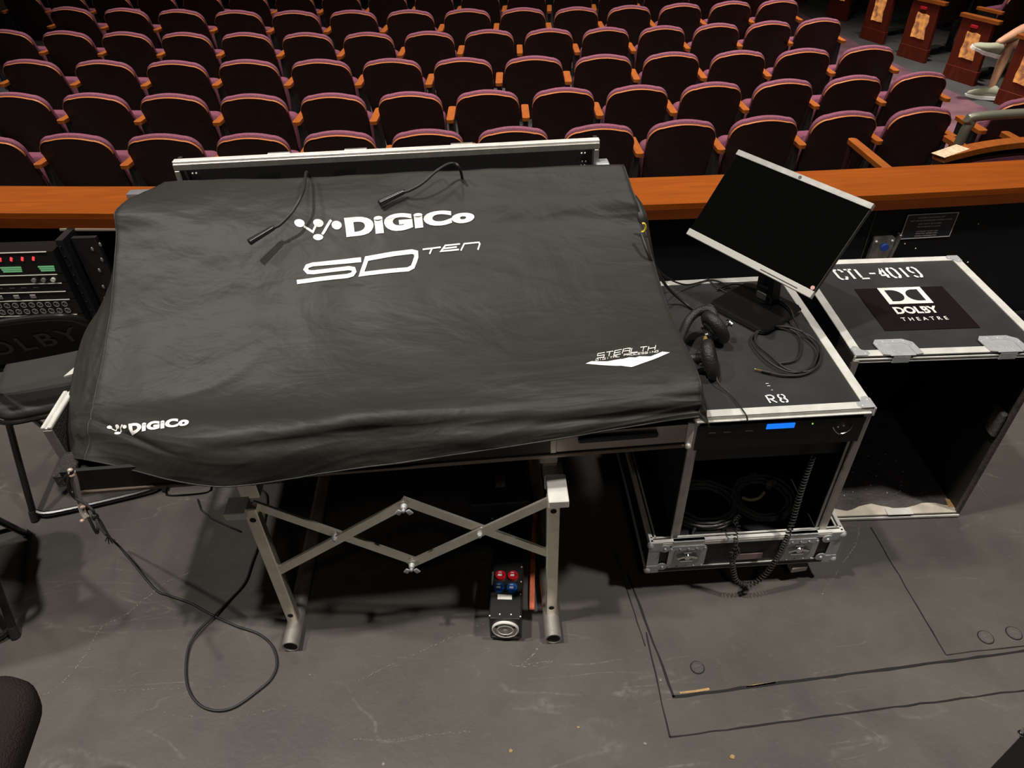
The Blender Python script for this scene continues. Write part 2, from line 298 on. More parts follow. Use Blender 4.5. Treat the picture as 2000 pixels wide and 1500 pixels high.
scuff('diagonal pale scratch on the floor between the stand feet',[(700,1330),(760,1300),(850,1260),(950,1215)],.0014,.35)
scuff('curved scratch on the floor right of the wheeled rack',[(1680,1020),(1672,1060),(1640,1110),(1605,1160)],.0018,.1)
scuff('scratches behind the two floor caps right of the wheeled rack',[(1870,890),(1900,930),(1930,975),(1955,1010)],.0018,.4)
scuff('faint scuffs crossing the floor near the bottom left chair',[(100,1345),(220,1348),(340,1345),(440,1342)],.001,.35)
scuff('pale scratch arc on the floor under the looped cable',[(270,1385),(400,1402),(480,1398),(560,1378)],.0012,.3)
# round floor caps
for i,(px,py,r,lb) in enumerate(((1362,1304,.019,'round floor cap near the corner of the trap seam'),(1925,1245,.021,'round floor cap, left one of the pair by the right edge'),(1980,1237,.021,'round floor cap, right one of the pair by the right edge'))):
    t=thing('floor_cap',lb,'floor cap',at(px,py))
    bm=B(); cyl(bm,(0,0,.0005),(0,0,.003),r,r*.96,28); cyl(bm,(0,0,.003),(0,0,.0036),r*.8,r*.78,28); obj('disc',bm,mat('floor_cap_paint',(.085,.08,.072) if i else (.06,.055,.05),.5,bump=.3,bscale=120),t,True)
    bm=B(); tube(bm,[(math.cos(a*PI/14)*r*1.05,math.sin(a*PI/14)*r*1.05,.001) for a in range(28)],.0012,6,True); obj('rim',bm,M['seam'],t,True)
# crumbs of debris on the floor
for i,(px,py,s) in enumerate(((998,1466,.006),(1260,1452,.005),(1130,1420,.004),(1470,1130,.003),(1430,1478,.008),(1290,1328,.004),(1068,1228,.003),(605,1318,.003))):
    bm=B(); ball(bm,(0,0,0),s,(1,.8,.5),8)
    for v in bm.verts: v.co*=random.uniform(.75,1.2)
    o=obj('debris_crumb',bm,M['ply'] if i%2==0 else M['scuff']); o.location=at(px,py,s*.35)
    tag(o,['pale round crumb near the bottom edge of the floor','pale flake beside the corner of the floor seam','tiny crumb on the floor right of the bottom edge centre','tiny crumb just in front of the wheeled rack','dark flake on the floor near the bottom right','small ochre chip at the corner of the trap seam','tiny white crumb beside the right stand foot','tiny crumb beside the left stand foot'][i],'debris')
# ---------------- theatre seats ----------------
def seat_outline(inset=0,n=7,wt=.232,wb=.212,h=.50,r=.095,crown=.018):
    wt-=inset; wb-=inset; h-=inset; r=max(.02,r-inset*.6)
    L=[]
    def X(s): return wb+(wt-wb)*s/h
    L.append((wb-.03,inset)); L.append((wb,inset+.03))
    for k in range(4): s=.08+(h-r-.08)*k/3; L.append((X(s)+.006*math.sin(PI*k/3),s))
    for k in range(1,n+1):
        a=PI/2*k/n; L.append((X(h-r)-r+r*math.cos(a),h-r+r*math.sin(a)))
    for k in range(1,5): t=k/5; L.append(((X(h-r)-r)*(1-t),h+crown*(1-(1-t)**2)))
    L.append((0,h+crown))
    right=L; left=[(-x,y) for x,y in right[-2::-1]]
    return right+left
def seat_parts(t,arms=(-1,),down=False):
    # local frame: x along the row, +y the way the seat faces, z up from the auditorium floor; shell top rim at y=0, z=.86
    TILT=math.radians(15); H=.50; z0=.86-.518*math.cos(TILT); y0=.518*math.sin(TILT)
    def place(x,s,d): return Vector((x,y0-s*math.sin(TILT)+d*math.cos(TILT),z0+s*math.cos(TILT)+d*math.sin(TILT)))
    bm=B(); O=seat_outline(); loft(bm,[[place(x*.985,s-.002,0) for x,s in O],[place(x,s,.003) for x,s in O],[place(x,s,.016) for x,s in O]])
    obj('back_shell',bm,M['shell'],t,True,angle=50)
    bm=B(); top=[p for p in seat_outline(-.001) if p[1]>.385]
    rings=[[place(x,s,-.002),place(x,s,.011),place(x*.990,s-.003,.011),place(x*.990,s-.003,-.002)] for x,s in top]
    loft(bm,rings); obj('edge_band_highlight',bm,M['edge'],t,True,angle=50)  # band along the shell's top edge, coloured as its highlight
    bm=B(); P1=[seat_outline(i) for i in (.004,.002,.004,.014,.04)]
    loft(bm,[[place(x,s+(.018 if s>.2 else .006),d) for x,s in o] for o,d in zip(P1,(.014,.022,.042,.056,.066))]); obj('back_cushion',bm,M['purple'],t,True,angle=80)
    bm=B(); rr=rrect(.44,.40,.06,5)
    if down: loft(bm,[[(x*k,.38+y*k2,.36+d) for x,y in rr] for d,k,k2 in ((0,.94,.94),(.012,1,1),(.075,1,1),(.09,.93,.93))])
    else: loft(bm,[[(x*k,.20+d+(y)*.12,.50+y*k2*.85) for x,y in rr] for d,k,k2 in ((0,.94,.94),(.012,1,1),(.075,1,1),(.10,.93,.93))])
    obj('seat_cushion',bm,M['purple_dk'],t,True,angle=80)
    bm=B(); box(bm,(0,.38,.352) if down else (0,.315,.49),(.40,.34,.014) if down else (.40,.014,.30),bev=.004); obj('seat_pan',bm,M['shell'],t)
    for s in arms:
        bm=B(); prism(bm,rrect(.055,.30,.02,4),0,.024,Matrix.Translation((s*.275,.15,.665))); 
        obj('armrest',bm,M['arm'],t,True)
        bm=B(); box(bm,(s*.275,.17,.485),(.035,.20,.36),bev=.006); box(bm,(s*.275,.20,.16),(.03,.06,.32)); box(bm,(s*.275,.18,.012),(.06,.22,.02),bev=.004); obj('pedestal',bm,M['black'],t)
ORD='first second third fourth fifth sixth seventh eighth ninth tenth eleventh twelfth thirteenth fourteenth fifteenth sixteenth seventeenth'.split()
ROWN=['in the row nearest the wooden ledge','in the second row beyond the ledge','in the third row beyond the ledge','in the fourth row beyond the ledge','in the fifth row beyond the ledge','in the farthest row at the top edge']
GRP=['theatre seats in the nearest row','theatre seats in the second row','theatre seats in the third row','theatre seats in the fourth row','theatre seats in the fifth row','theatre seats in the farthest row']
AFL=-.46
protoA=thing('theatre_seat','x','seat'); seat_parts(protoA,(-1,)); protoB=thing('theatre_seat','x','seat'); seat_parts(protoB,(-1,1))
usedA=usedB=False
for r,row in enumerate(SEATS):
    for i,(x,y,a,s) in enumerate(row):
        last=i==len(row)-1
        if last:
            o=protoB if not usedB else dup(protoB); usedB=True
        else:
            o=protoA if not usedA else dup(protoA); usedA=True
        o.location=(x,y,AFL); o.rotation_euler=(0,0,a); o.scale=(s,1,1)
        where='last at the aisle end' if last else ORD[i]+' from the left'
        tag(o,'plum theatre seat, %s %s'%(where,ROWN[r]),'seat',GRP[r])
# seats of the block across the aisle, each row closed by a lit wooden end panel
def end_panel(loc,rz,label):
    t=thing('end_panel',label,'end panel',loc,rz,'wooden row end panels across the aisle')
    bm=B(); prism(bm,[(-.19,0),(.19,0),(.19,.60),(-.17,.60)],-.020,.020,Matrix.Rotation(PI/2,4,'X')@Matrix.Identity(4))
    bmesh.ops.rotate(bm,cent=(0,0,0),matrix=Matrix.Rotation(PI/2,3,'Z'),verts=bm.verts); obj('side_board',bm,M['redwood'],t)
    bm=B(); box(bm,(0,0,.07),(.050,.39,.14),bev=.003); obj('plinth',bm,M['redwood'],t)
    bm=B(); prism(bm,rrect(.075,.46,.02,4),.60,.632); obj('armrest',bm,M['arm'],t,True)
    bm=B(); rr=[]
    r=random.Random(int(loc[1]*10))
    pts=[(-.075,-.115),(-.02,-.12),(.03,-.112),(.065,-.118),(.068,-.05),(.062,.02),(.066,.08),(.06,.118),(.02,.11),(-.02,.12),(-.062,.112),(-.066,.05),(-.06,-.02)]
    pts=[(x+r.uniform(-.004,.004),y+r.uniform(-.005,.005)) for x,y in pts]
    pts=[(x*1.28,y*1.08) for x,y in pts]; prism(bm,pts,0,.004,Matrix.Translation((-.0225,0,.36))@Matrix(((0,0,-1,0),(1,0,0,0),(0,1,0,0),(0,0,0,1)))); obj('plate_painted_glow',bm,M['plateglow'],t)  # plate where aisle light falls, glowing by itself instead
    bm=B(); box(bm,(-.03,.02,.54),(.02,.085,.03),bev=.006); obj('red_lens',bm,M['redlens'],t)
    return t
M['plateglow']=mat('hammered_plate_painted_glow',(.20,.08,.04),.5,emit=(1,.42,.16),es=.7,bump=.6,bscale=60)  # light from the aisle lens, painted as emission with a mottled ramp
_n=M['plateglow'].node_tree; _p=_n.nodes['Principled BSDF']
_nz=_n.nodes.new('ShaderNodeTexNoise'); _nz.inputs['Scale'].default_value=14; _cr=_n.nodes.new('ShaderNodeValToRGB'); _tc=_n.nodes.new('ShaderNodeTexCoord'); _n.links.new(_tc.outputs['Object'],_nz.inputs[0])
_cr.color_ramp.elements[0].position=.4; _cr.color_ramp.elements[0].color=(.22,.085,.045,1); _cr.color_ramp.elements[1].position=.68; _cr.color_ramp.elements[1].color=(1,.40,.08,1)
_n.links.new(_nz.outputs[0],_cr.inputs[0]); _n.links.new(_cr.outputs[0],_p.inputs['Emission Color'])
M['redlens']=mat('red_lens',(.25,.006,.01),.3,emit=(.7,.01,.02),es=.12)
PAN=[(4.78,8.74,'fourth'),(4.90,7.88,'second'),(4.985,7.0,'nearest'),(4.655,9.56,'third'),(4.65,10.75,'fifth'),(4.45,11.9,'sixth')]
PLAB=['wooden end panel with wide lit plate, right of the aisle, armrest on top','wooden end panel with lit plate just left of the crossed pale shoe','wooden end panel with lit plate cut by the right edge of the photo','wooden end panel with bright plate and red lens, beyond the middle of the aisle','wooden end panel with lit plate cut by the top edge','dim wooden end panel farthest up the aisle, at the top edge']
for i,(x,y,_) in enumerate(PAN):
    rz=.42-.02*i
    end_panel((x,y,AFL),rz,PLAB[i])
    rowname=['from the wide lit end panel','from the end panel by the crossed shoe','beside the seated person','from the end panel with a bright red lens','from the panel cut by the top edge',''][i]
    if i==5: continue
    for k in range(3 if i not in (2,) else 1):
        if i==2: k=1
        if i==2: o=thing('theatre_seat','x','seat'); seat_parts(o,(-1,1),True)
        else: o=dup(protoB if k==2 else protoA)
        d=.37+.55*k
        # each row steps forward along its own curve
        o.location=(x+d*math.cos(rz)+.17*math.sin(rz),y-.17*math.cos(rz)+d*math.sin(rz)+.03,AFL); o.rotation_euler=(0,0,rz); o.scale=(1,1,1)
        tag(o,'theatre seat across the aisle, %s %s'%(['first','second','third'][k],rowname),'seat','theatre seats of the block across the aisle')
o=dup(protoB); o.location=(3.47,4.62,AFL); o.rotation_euler=(0,0,.05); o.scale=(1.15,1,1.02); tag(o,'wide plum theatre seat behind the grey handrail, cut by the right edge','seat','theatre seats of the block across the aisle')
# loose wooden armchairs just behind the ledge
def curve_plate(bm,pts,w_,z0,z1,M_=None):
    a=[];b=[]
    for i,p in enumerate(pts):
        t=(Vector(pts[min(i+1,len(pts)-1)])-Vector(pts[max(i-1,0)])).normalized(); n=Vector((-t.y,t.x)); p=Vector(p)
        a.append((p+n*w_/2)[:]); b.append((p-n*w_/2)[:])
    return prism(bm,a+b[::-1],z0,z1,M_)
t=thing('armchair','curved wooden backed armchair with plum cushion, right behind the ledge','armchair',(2.62,3.56,AFL),.10)
ap=[(-.50+.08*k,-.14+.11*math.sin(PI*k/12.5)) for k in range(13)]
bm=B(); curve_plate(bm,ap,.07,1.03,1.06); obj('top_rail',bm,M['arm'],t)
bm=B(); curve_plate(bm,ap,.045,.985,1.03); obj('back_rail',bm,M['shell'],t)
bm=B(); curve_plate(bm,[(x*.93,y+.02) for x,y in ap],.09,.55,.985); obj('back_cushion',bm,M['purple_dk'],t,True,angle=60)
for s,x in ((0,-.12),(1,.22)):
    bm=B(); prism(bm,rrect(.05,.36,.02,4,x,.17),.93,.955); obj('armrest',bm,M['arm'],t,True)
bm=B(); box(bm,(0,.25,.42),(.8,.5,.1),bev=.03,seg=3); obj('seat',bm,M['purple_dk'],t,True)
for sx in (-.36,.36):
    for sy in (.02,.45):
        bm=B(); cyl(bm,(sx,sy,0),(sx,sy,.38),.015,.02); obj('leg',bm,M['shell'],t,True)
bm=B(); box(bm,(-.425,-.108,1.0615),(.20,.072,.002),rot=.42); obj('worn_tape',bm,mat('worn_masking_tape',(.55,.42,.27),.8,vary=.3,vscale=60),t,label='pale worn tape on the end of the top rail')
t=thing('armchair','low armchair hidden behind the ledge with one long orange armrest showing','armchair',(1.70,3.66,AFL),.06)
bm=B(); prism(bm,rrect(.05,.46,.022,5,.24,-.02),.935,.96); obj('armrest',bm,M['arm'],t,True)
bm=B(); prism(bm,rrect(.05,.40,.02,4,-.28,-.05),.62,.645); obj('armrest',bm,M['arm'],t,True,label='lower armrest')
bm=B(); box(bm,(0,-.30,.62),(.5,.07,.36),bev=.03,seg=3); obj('back_cushion',bm,M['purple_dk'],t,True)
bm=B(); box(bm,(0,0,.42),(.5,.48,.1),bev=.03,seg=3); obj('seat',bm,M['purple_dk'],t,True)
for sx in (-.22,.24):
    for sy in (-.2,.19):
        bm=B(); cyl(bm,(sx,sy,0),(sx,sy,.935 if sx>0 else .62),.014,.018); obj('leg',bm,M['shell'],t,True)
# handrail
bm=B(); hp=[(2.37,3.62,.48),(2.37,3.615,.58),(2.385,3.61,.66),(2.46,3.61,.70),(3.4,3.66,.70)]
tube(bm,crs(hp,8),.024,14); tag(obj('handrail',bm,mat('grey_green_painted_pipe',(.16,.16,.12),.35,metal=.3,bump=.1,bscale=90),None,True),'bent grey painted pipe handrail behind the ledge at right','handrail')
bm=B(); tube(bm,[(2.37,3.62,-.46),(2.37,3.62,.50)],.020,12); obj('post',bm,M['black'],bpy.data.objects['handrail'],True)
# a small paper tag on the far wood rail and switch box on the ledge
bm=B(); box(bm,(0,0,.018),(.085,.05,.036),bev=.006,seg=2); o=obj('switch_box',bm,mat('grey_plastic',(.16,.155,.17),.4),None,True); o.location=Vector(at(272,382,.74))-Vector((0,0,.018)); tag(o,'small grey box on the ledge behind the covered console corner','box')
# ---------------- covered mixing console ----------------
YAW=math.atan(.0675)
# case frame: origin at the lower front right corner, x to the left is negative
CF=(.466,1.35,.66)
def lw(x,y,z):  # case local -> world
    c,s=math.cos(YAW),math.sin(YAW); return Vector((CF[0]+x*c-y*s,CF[1]+x*s+y*c,CF[2]+z))
# cloth cover: a surface sampled from control points
CG=[[Vector(p) for p in r] for r in COVER]
def cr1(p,t):
    n=len(p)-1; s=min(max(t,0),.999999)*n; i=int(s); f=s-i
    p1=p[i];p2=p[i+1]; p0=p[i-1] if i>0 else 2*p1-p2; p3=p[i+2] if i+2<=n else 2*p2-p1
    return .5*((2*p1)+(p2-p0)*f+(2*p0-5*p1+4*p2-p3)*f*f+(3*p1-p0-3*p2+p3)*f**3)
def crU(p,u):
    t=u*6
    if t<1: return p[0].lerp(p[1],max(t,0))
    if t>5: return p[5].lerp(p[6],min(t-5,1))
    return cr1(p[1:6],(t-1)/4)
def crV(p,v):
    t=v*8
    if t<1: return p[0].lerp(p[1],max(t,0))
    return cr1(p[1:],(t-1)/7)
def S0(u,v): return crV([crU(r,u) for r in CG],v)
def wr(u,v):
    q=Vector((u*9,v*7,0))
    h=.0065*noise.noise(q)+.0028*noise.noise(Vector((u*22+3*v,v*13-4*u,2)))
    h+=.0016*(1-abs(noise.noise(Vector((u*14+v*9,v*16-u*5,7)))*2))**3
    # broad sags between the console's ribs and a long diagonal fold low on the left
    h+=.008*math.sin(u*21+1)*max(0,v-.62)*2
    d=((v-.80)-(u-.19)*.9); h-=.010*math.exp(-(d/.018)**2)*math.exp(-((u-.23)/.06)**2)
    d=((v-.60)+(u-.30)*.9); h-=.006*math.exp(-(d/.012)**2)*math.exp(-((u-.30)/.05)**2)
    d=((v-.86)-.04*math.sin(u*9)); h-=.012*math.exp(-(d/.05)**2)*(.4+.6*math.sin(max(0,min(1,(u-.2)/.6))*PI))
    e=min(1,u/.1,(1-u)/.08); return h*max(0,e)
def nrm(u,v):
    e=1e-3; a=S0(min(u+e,1),v)-S0(max(u-e,0),v); b=S0(u,min(v+e,1))-S0(u,max(v-e,0)); n=b.cross(a)
    n=n.normalized() if n.length>1e-12 else Vector((0,0,1)); return n if n.z>-.2 and (n.z>0 or n.y<0) else -n
def S(u,v,off=0): return S0(u,v)+nrm(u,v)*(wr(u,v)+off)
def cover_mat():
    m=bpy.data.materials.new('black_nylon_cover'); m.use_nodes=True; nt=m.node_tree; N=nt.nodes; L=nt.links; p=N['Principled BSDF']
    p.inputs['Base Color'].default_value=(.027,.027,.022,1); p.inputs['Roughness'].default_value=.55; p.inputs['Specular IOR Level'].default_value=.32
    tc=N.new('ShaderNodeTexCoord'); hs=[]
    for s,d,di,amp,sx in ((2.6,4,1.2,1.3,(1,1.6,1)),(8,5,1.0,.36,(.8,1.7,1)),(26,3,.4,.05,(1,1,1))):
        mp=N.new('ShaderNodeMapping'); mp.inputs['Scale'].default_value=sx; mp.inputs['Rotation'].default_value=(0,0,.35); L.new(tc.outputs['Object'],mp.inputs[0])
        n=N.new('ShaderNodeTexNoise'); n.inputs['Scale'].default_value=s; n.inputs['Detail'].default_value=d; n.inputs['Distortion'].default_value=di; L.new(mp.outputs[0],n.inputs[0])
        a=N.new('ShaderNodeMath'); a.operation='MULTIPLY'; a.inputs[1].default_value=amp; L.new(n.outputs[0],a.inputs[0]); hs.append(a.outputs[0])
    x=hs[0]
    for y in hs[1:]:
        a=N.new('ShaderNodeMath'); a.operation='ADD'; L.new(x,a.inputs[0]); L.new(y,a.inputs[1]); x=a.outputs[0]
    b=N.new('ShaderNodeBump'); b.inputs['Strength'].default_value=.45; b.inputs['Distance'].default_value=.022; L.new(x,b.inputs['Height']); L.new(b.outputs[0],p.inputs['Normal'])
    return m
M['cover']=cover_mat()
bm=B(); NU,NV=156,192; g=[[bm.verts.new(S(i/NU,j/NV)) for i in range(NU+1)] for j in range(NV+1)]
for j in range(NV):
    for i in range(NU): bm.faces.new((g[j][i],g[j][i+1],g[j+1][i+1],g[j+1][i]))
cover=obj('dust_cover',bm,M['cover'],None,True,angle=180)
so=cover.modifiers.new('thickness','SOLIDIFY'); so.thickness=.0015; so.offset=-1
tag(cover,'black nylon dust cover with white logos draped over the mixing console','cover')
bm=B(); tube(bm,[S(i/90,1.0,.001) for i in range(91)],.0022,6); obj('hem_piping',bm,M['cover'],cover,True)
bm=B(); tube(bm,[S(1/6,.26+.74*i/70,.0008) for i in range(71)],.0022,6); obj('side_seam',bm,M['cover'],cover,True)
bm=B(); tube(bm,[S(5/6,.12+.86*i/70,.0006) for i in range(71)],.0018,6); obj('side_seam',bm,M['cover'],cover,True)
# ---- printed artwork laid on the cloth ----
def patch(n):
    x0,y0,x1,y1=PATCH[n]['box']; uv=PATCH[n]['uv']
    def f(x,y):
        a=min(max((x-x0)/(x1-x0)*4,0),3.9999); b=min(max((y-y0)/(y1-y0)*3,0),2.9999); i,j=int(a),int(b); a-=i;b-=j
        q=[(1-a)*(1-b),a*(1-b),(1-a)*b,a*b]; c=[uv[j][i],uv[j][i+1],uv[j+1][i],uv[j+1][i+1]]
        return sum(w*p[0] for w,p in zip(q,c)),sum(w*p[1] for w,p in zip(q,c))
    return f
def stroke(bm,pts,w_,closed=False):
    "flat stroke with mitred corners in 2D"
    P=[Vector(p).to_2d() for p in pts]; n=len(P); A=[];C=[]
    for i in range(n):
        a=P[(i-1)%n] if (i or closed) else None; c=P[(i+1)%n] if (i<n-1 or closed) else None
        t1=(P[i]-a).normalized() if a is not None else None; t2=(c-P[i]).normalized() if c is not None else None
        if t1 is None: t1=t2
        if t2 is None: t2=t1
        n1=Vector((-t1.y,t1.x)); n2=Vector((-t2.y,t2.x)); b=(n1+n2); b=b.normalized() if b.length>.2 else n1
        k=w_/2/max(.35,b.dot(n1)); A.append(bm.verts.new((*(P[i]+b*k),0))); C.append(bm.verts.new((*(P[i]-b*k),0)))
    for i in range(n if closed else n-1):
        j=(i+1)%n; bm.faces.new((A[i],A[j],C[j],C[i]))
def disc(bm,c,rx,ry,n=26):
    bm.faces.new([bm.verts.new((c[0]+rx*math.cos(2*PI*k/n),c[1]+ry*math.sin(2*PI*k/n),0)) for k in range(n)])
def text_bm(body,offset=0,space=1.0):
    "outline of lettering as flat mesh, normalised to a 1 x 1 box"
    cu=bpy.data.curves.new('t','FONT'); cu.body=body; cu.offset=offset; cu.space_character=space; cu.resolution_u=5; cu.fill_mode='FRONT'
    o=bpy.data.objects.new('t',cu); COL.objects.link(o); bpy.context.view_layer.update()
    me=bpy.data.meshes.new_from_object(o.evaluated_get(bpy.context.evaluated_depsgraph_get())); bpy.data.objects.remove(o)
    b=B(); b.from_mesh(me); bpy.data.meshes.remove(me)
    xs=[v.co.x for v in b.verts]; ys=[v.co.y for v in b.verts]
    for v in b.verts: v.co=Vector(((v.co.x-min(xs))/(max(xs)-min(xs)),(v.co.y-min(ys))/(max(ys)-min(ys)),0))
    return b
def put_text(bm,body,quad,offset=0,space=1.0):
    "quad: bottom left, bottom right, top right, top left"
    t=text_bm(body,offset,space); bl,br,tr,tl=[Vector(q) for q in quad]
    for v in t.verts:
        x,y=v.co.x,v.co.y; p=bl*(1-x)*(1-y)+br*x*(1-y)+tr*x*y+tl*(1-x)*y; v.co=Vector((p.x,p.y,p.z if len(p)>2 else 0))
    me=bpy.data.meshes.new('t'); t.to_mesh(me); t.free(); bm.from_mesh(me); bpy.data.meshes.remove(me)
def refine(bm,L):
    bmesh.ops.triangulate(bm,faces=bm.faces[:])
    for _ in range(6):
        es=[e for e in bm.edges if e.calc_length()>L]
        if not es: break
        bmesh.ops.subdivide_edges(bm,edges=es,cuts=1); bmesh.ops.triangulate(bm,faces=bm.faces[:])
def lay(bm,f,name,L,off=.0036,label=None):
    bmesh.ops.remove_doubles(bm,verts=bm.verts[:],dist=1e-6); refine(bm,L)
    for v in bm.verts:
        u,w_=f(v.co.x,v.co.y); v.co=S(u,w_,off)
    return obj(name,bm,M['white'],cover,label=label)
def maker_logo(bm,T,quad):
    for c in ((186,297),(363,292),(533,310),(349,420)): disc(bm,T(*c),T.s*48,T.s*36)
    stroke(bm,[T(222,325),T(302,366),T(338,312)],T.s*19); stroke(bm,[T(488,266),T(470,285),T(388,386)],T.s*23)
    put_text(bm,'DiGiCo',quad,offset=.066,space=1.10)
class Tz:
    def __init__(s,x0,y0,k): s.x0,s.y0,s.s=x0,y0,k
    def __call__(s,x,y): return (s.x0+x*s.s,s.y0+y*s.s)
T8=Tz(550,380,1/4.878)
bm=B(); maker_logo(bm,T8,[(677,467),(928,437),(926.5,408),(675,431)]); lay(bm,patch('A'),'printed_logo',9,label='large white maker logo with linked dots')
bm=B()
stroke(bm,[T8(760,632),T8(300,672),T8(248,690),T8(232,722),T8(256,748),T8(310,750),T8(640,708),T8(686,716),T8(694,742),T8(676,768),T8(630,782),T8(150,842)],8.2)
stroke(bm,[T8(812,624),T8(1240,566),T8(1282,574),T8(1284,610),T8(1250,700),T8(1206,724),T8(762,768)],8.2,closed=True)
for pl in ([(1345,546),(1518,526)],[(1432,538),(1410,585)],[(1700,490),(1560,508),(1520,560),(1690,540)],[(1540,536),(1670,518)],[(1708,550),(1740,488),(1880,474),(1888,490),(1870,544)]): stroke(bm,[T8(*p) for p in pl],3.0)
lay(bm,patch('A'),'printed_lettering',9,label='white stylised SD TEN lettering')
# small logo on the lower left
Ts=Tz(207-137/4.878*.465,833-297/4.878*.465,.465/4.878)
bm=B(); maker_logo(bm,Ts,[(255,849),(372,834),(371,818),(253,829)]); lay(bm,patch('B'),'printed_logo',3,label='small white maker logo on the front corner')
# processing badge on the right
T3=Tz(1130,670,1/10.526); bm=B()
bm.faces.new([bm.verts.new((*T3(*p),0)) for p in ((138,432),(265,380),(590,385),(750,362),(900,352),(1040,312),(1170,312),(1250,285),(1480,280),(1720,188),(1880,208),(1090,508))])
lay(bm,patch('C'),'printed_badge',4,label='white chevron badge')
def seg_letters(bm,word,x0,y0,dx,dy,w_,h,sw,sl):
    G={'S':[[(1,1),(0,1),(0,.5),(1,.5),(1,0),(0,0)]],'T':[[(0,1),(1,1)],[(.5,1),(.5,0)]],'E':[[(1,1),(0,1),(0,0),(1,0)],[(0,.5),(.9,.5)]],'A':[[(0,0),(0,1),(1,1),(1,0)],[(0,.5),(1,.5)]],'L':[[(0,1),(0,0),(1,0)]],'H':[[(0,1),(0,0)],[(1,1),(1,0)],[(0,.5),(1,.5)]],
       'D':[[(0,0),(0,1),(1,.9),(1,.1),(0,0)]],'I':[[(.5,0),(.5,1)]],'G':[[(1,1),(0,1),(0,0),(1,0),(1,.5),(.5,.5)]],'P':[[(0,0),(0,1),(1,1),(1,.5),(0,.5)]],'R':[[(0,0),(0,1),(1,1),(1,.5),(0,.5),(1,0)]],'O':[[(0,0),(0,1),(1,1),(1,0),(0,0)]],'C':[[(1,1),(0,1),(0,0),(1,0)]],'N':[[(0,0),(0,1),(1,0),(1,1)]],' ':[]}
    for i,ch in enumerate(word):
        for pl in G[ch]: stroke(bm,[(x0+dx*i+u*w_+v*sl,y0+dy*i-v*h-u*w_*(-dy/dx)) for u,v in pl],sw)
bm=B(); seg_letters(bm,'STEALTH',1165.5,700.0,16.6,-2.25,13.5,8.6,1.35,2.2); lay(bm,patch('C'),'printed_lettering',3,label='white STEALTH lettering')
bm=B(); seg_letters(bm,'DIGITAL PROCESSING',1163,705.2,6.9,-.93,5.2,3.4,.7,.6); lay(bm,patch('C'),'printed_lettering',5,label='small white DIGITAL PROCESSING lettering')
# ---- the console itself under the cloth ----
con=thing('mixing_console','large mixing console hidden under the black cover, only its edges showing','mixing console',(0,0,0))
bm=B()
prof=[(.06,.02),(.06,.10),(.12,.125),(.40,.15),(.72,.36),(.74,.36),(.74,.02)]
a=[bm.verts.new(lw(-.06,y,z)) for y,z in prof]; b=[bm.verts.new(lw(-1.46,y,z)) for y,z in prof]
bm.faces.new(a); bm.faces.new(b[::-1])
for i in range(len(prof)): j=(i+1)%len(prof); bm.faces.new((a[i],b[i],b[j],a[j]))
obj('chassis',bm,M['blackm'],con)
bm=B(); 
for k in range(24):
    for q in range(2): p=lw(-.12-.055*k,.16+.09*q,.130+.004*q); cyl(bm,p,p+Vector((0,0,.012)),.006,n=8)
obj('rotary_knobs',bm,M['rubber'],con)
bm=B()
for k in range(3): 
    c=lw(-.3-.45*k,.60,.285); box(bm,c,(.30,.18,.006),rot=Matrix.Rotation(YAW,3,'Z')@Matrix.Rotation(math.radians(33),3,'X'))
obj('screens',bm,M['rubber'],con)
# ---- flight case tray under the console ----
RZ=Matrix.Rotation(YAW,3,'Z')
M['tex']=mat('pebbled_black_case',(.045,.04,.036),.45,bump=1.0,bscale=220,vary=.3,vscale=120)
tr=thing('flight_case_tray','shallow flight case tray carrying the console on the stand','flight case tray')
def lbox(bm,x0,x1,y0,y1,z0,z1,bev=.0,mi=0): box(bm,lw((x0+x1)/2,(y0+y1)/2,(z0+z1)/2),(abs(x1-x0),y1-y0,z1-z0),rot=RZ,bev=bev,mi=mi)
bm=B(); lbox(bm,-1.60,0,0,1.08,0,.018); obj('base_board',bm,M['black'],tr)
bm=B(); lbox(bm,-1.60,-.36,-.001,.010,.012,.075); obj('front_panel',bm,M['black'],tr)  # black here holds the shade under the cover hem
bm=B(); lbox(bm,-.355,-.004,-.001,.010,.012,.075); obj('front_panel',bm,mat('brown_grey_reflection_tone',(.42,.36,.33),.4,metal=.8,vary=.15),tr,label='brown grey front panel section')  # brown grey tone holds a reflection in the aluminium
bm=B(); lbox(bm,-.372,-.355,-.004,.011,.010,.077,.002); obj('divider_post',bm,M['alud'],tr)
bm=B(); lbox(bm,-1.60,0.002,-.006,.012,-.006,.006,.002); obj('lower_rim',bm,mat('bronze_toned_rim',(.20,.15,.12),.45,metal=.6),tr)
bm=B(); lbox(bm,-.012,.004,-.004,.85,.002,.080,.002); obj('side_wall',bm,M['alud'],tr)
bm=B(); lbox(bm,-.012,.006,-.007,.006,.0,.085,.003); ball(bm,lw(-.005,-.008,.003),.009); obj('corner_post',bm,M['alu'],tr,True)
bm=B(); lbox(bm,-1.665,-1.652,.125,.86,-.0,.115); obj('side_wall',bm,M['tex'],tr,label='pebbled black side wall')
bm=B(); lbox(bm,-1.676,-1.665,.12,.27,.113,.122,.002); lbox(bm,-1.660,-1.649,.12,.27,.113,.122,.002); lbox(bm,-1.665,-1.660,.12,.27,.112,.117); obj('top_rim',bm,M['alu'],tr)
bm=B(); lbox(bm,-1.674,-1.650,.118,.126,-.002,.112,.002); obj('end_strip',bm,M['alud'],tr)
bm=B(); prism(bm,[(-1.69,.32),(-1.64,.34),(-1.63,.44),(-1.655,.42)],.128,.133); 
for v in bm.verts: v.co=lw(*v.co)
obj('lid_stay',bm,M['alu'],tr)
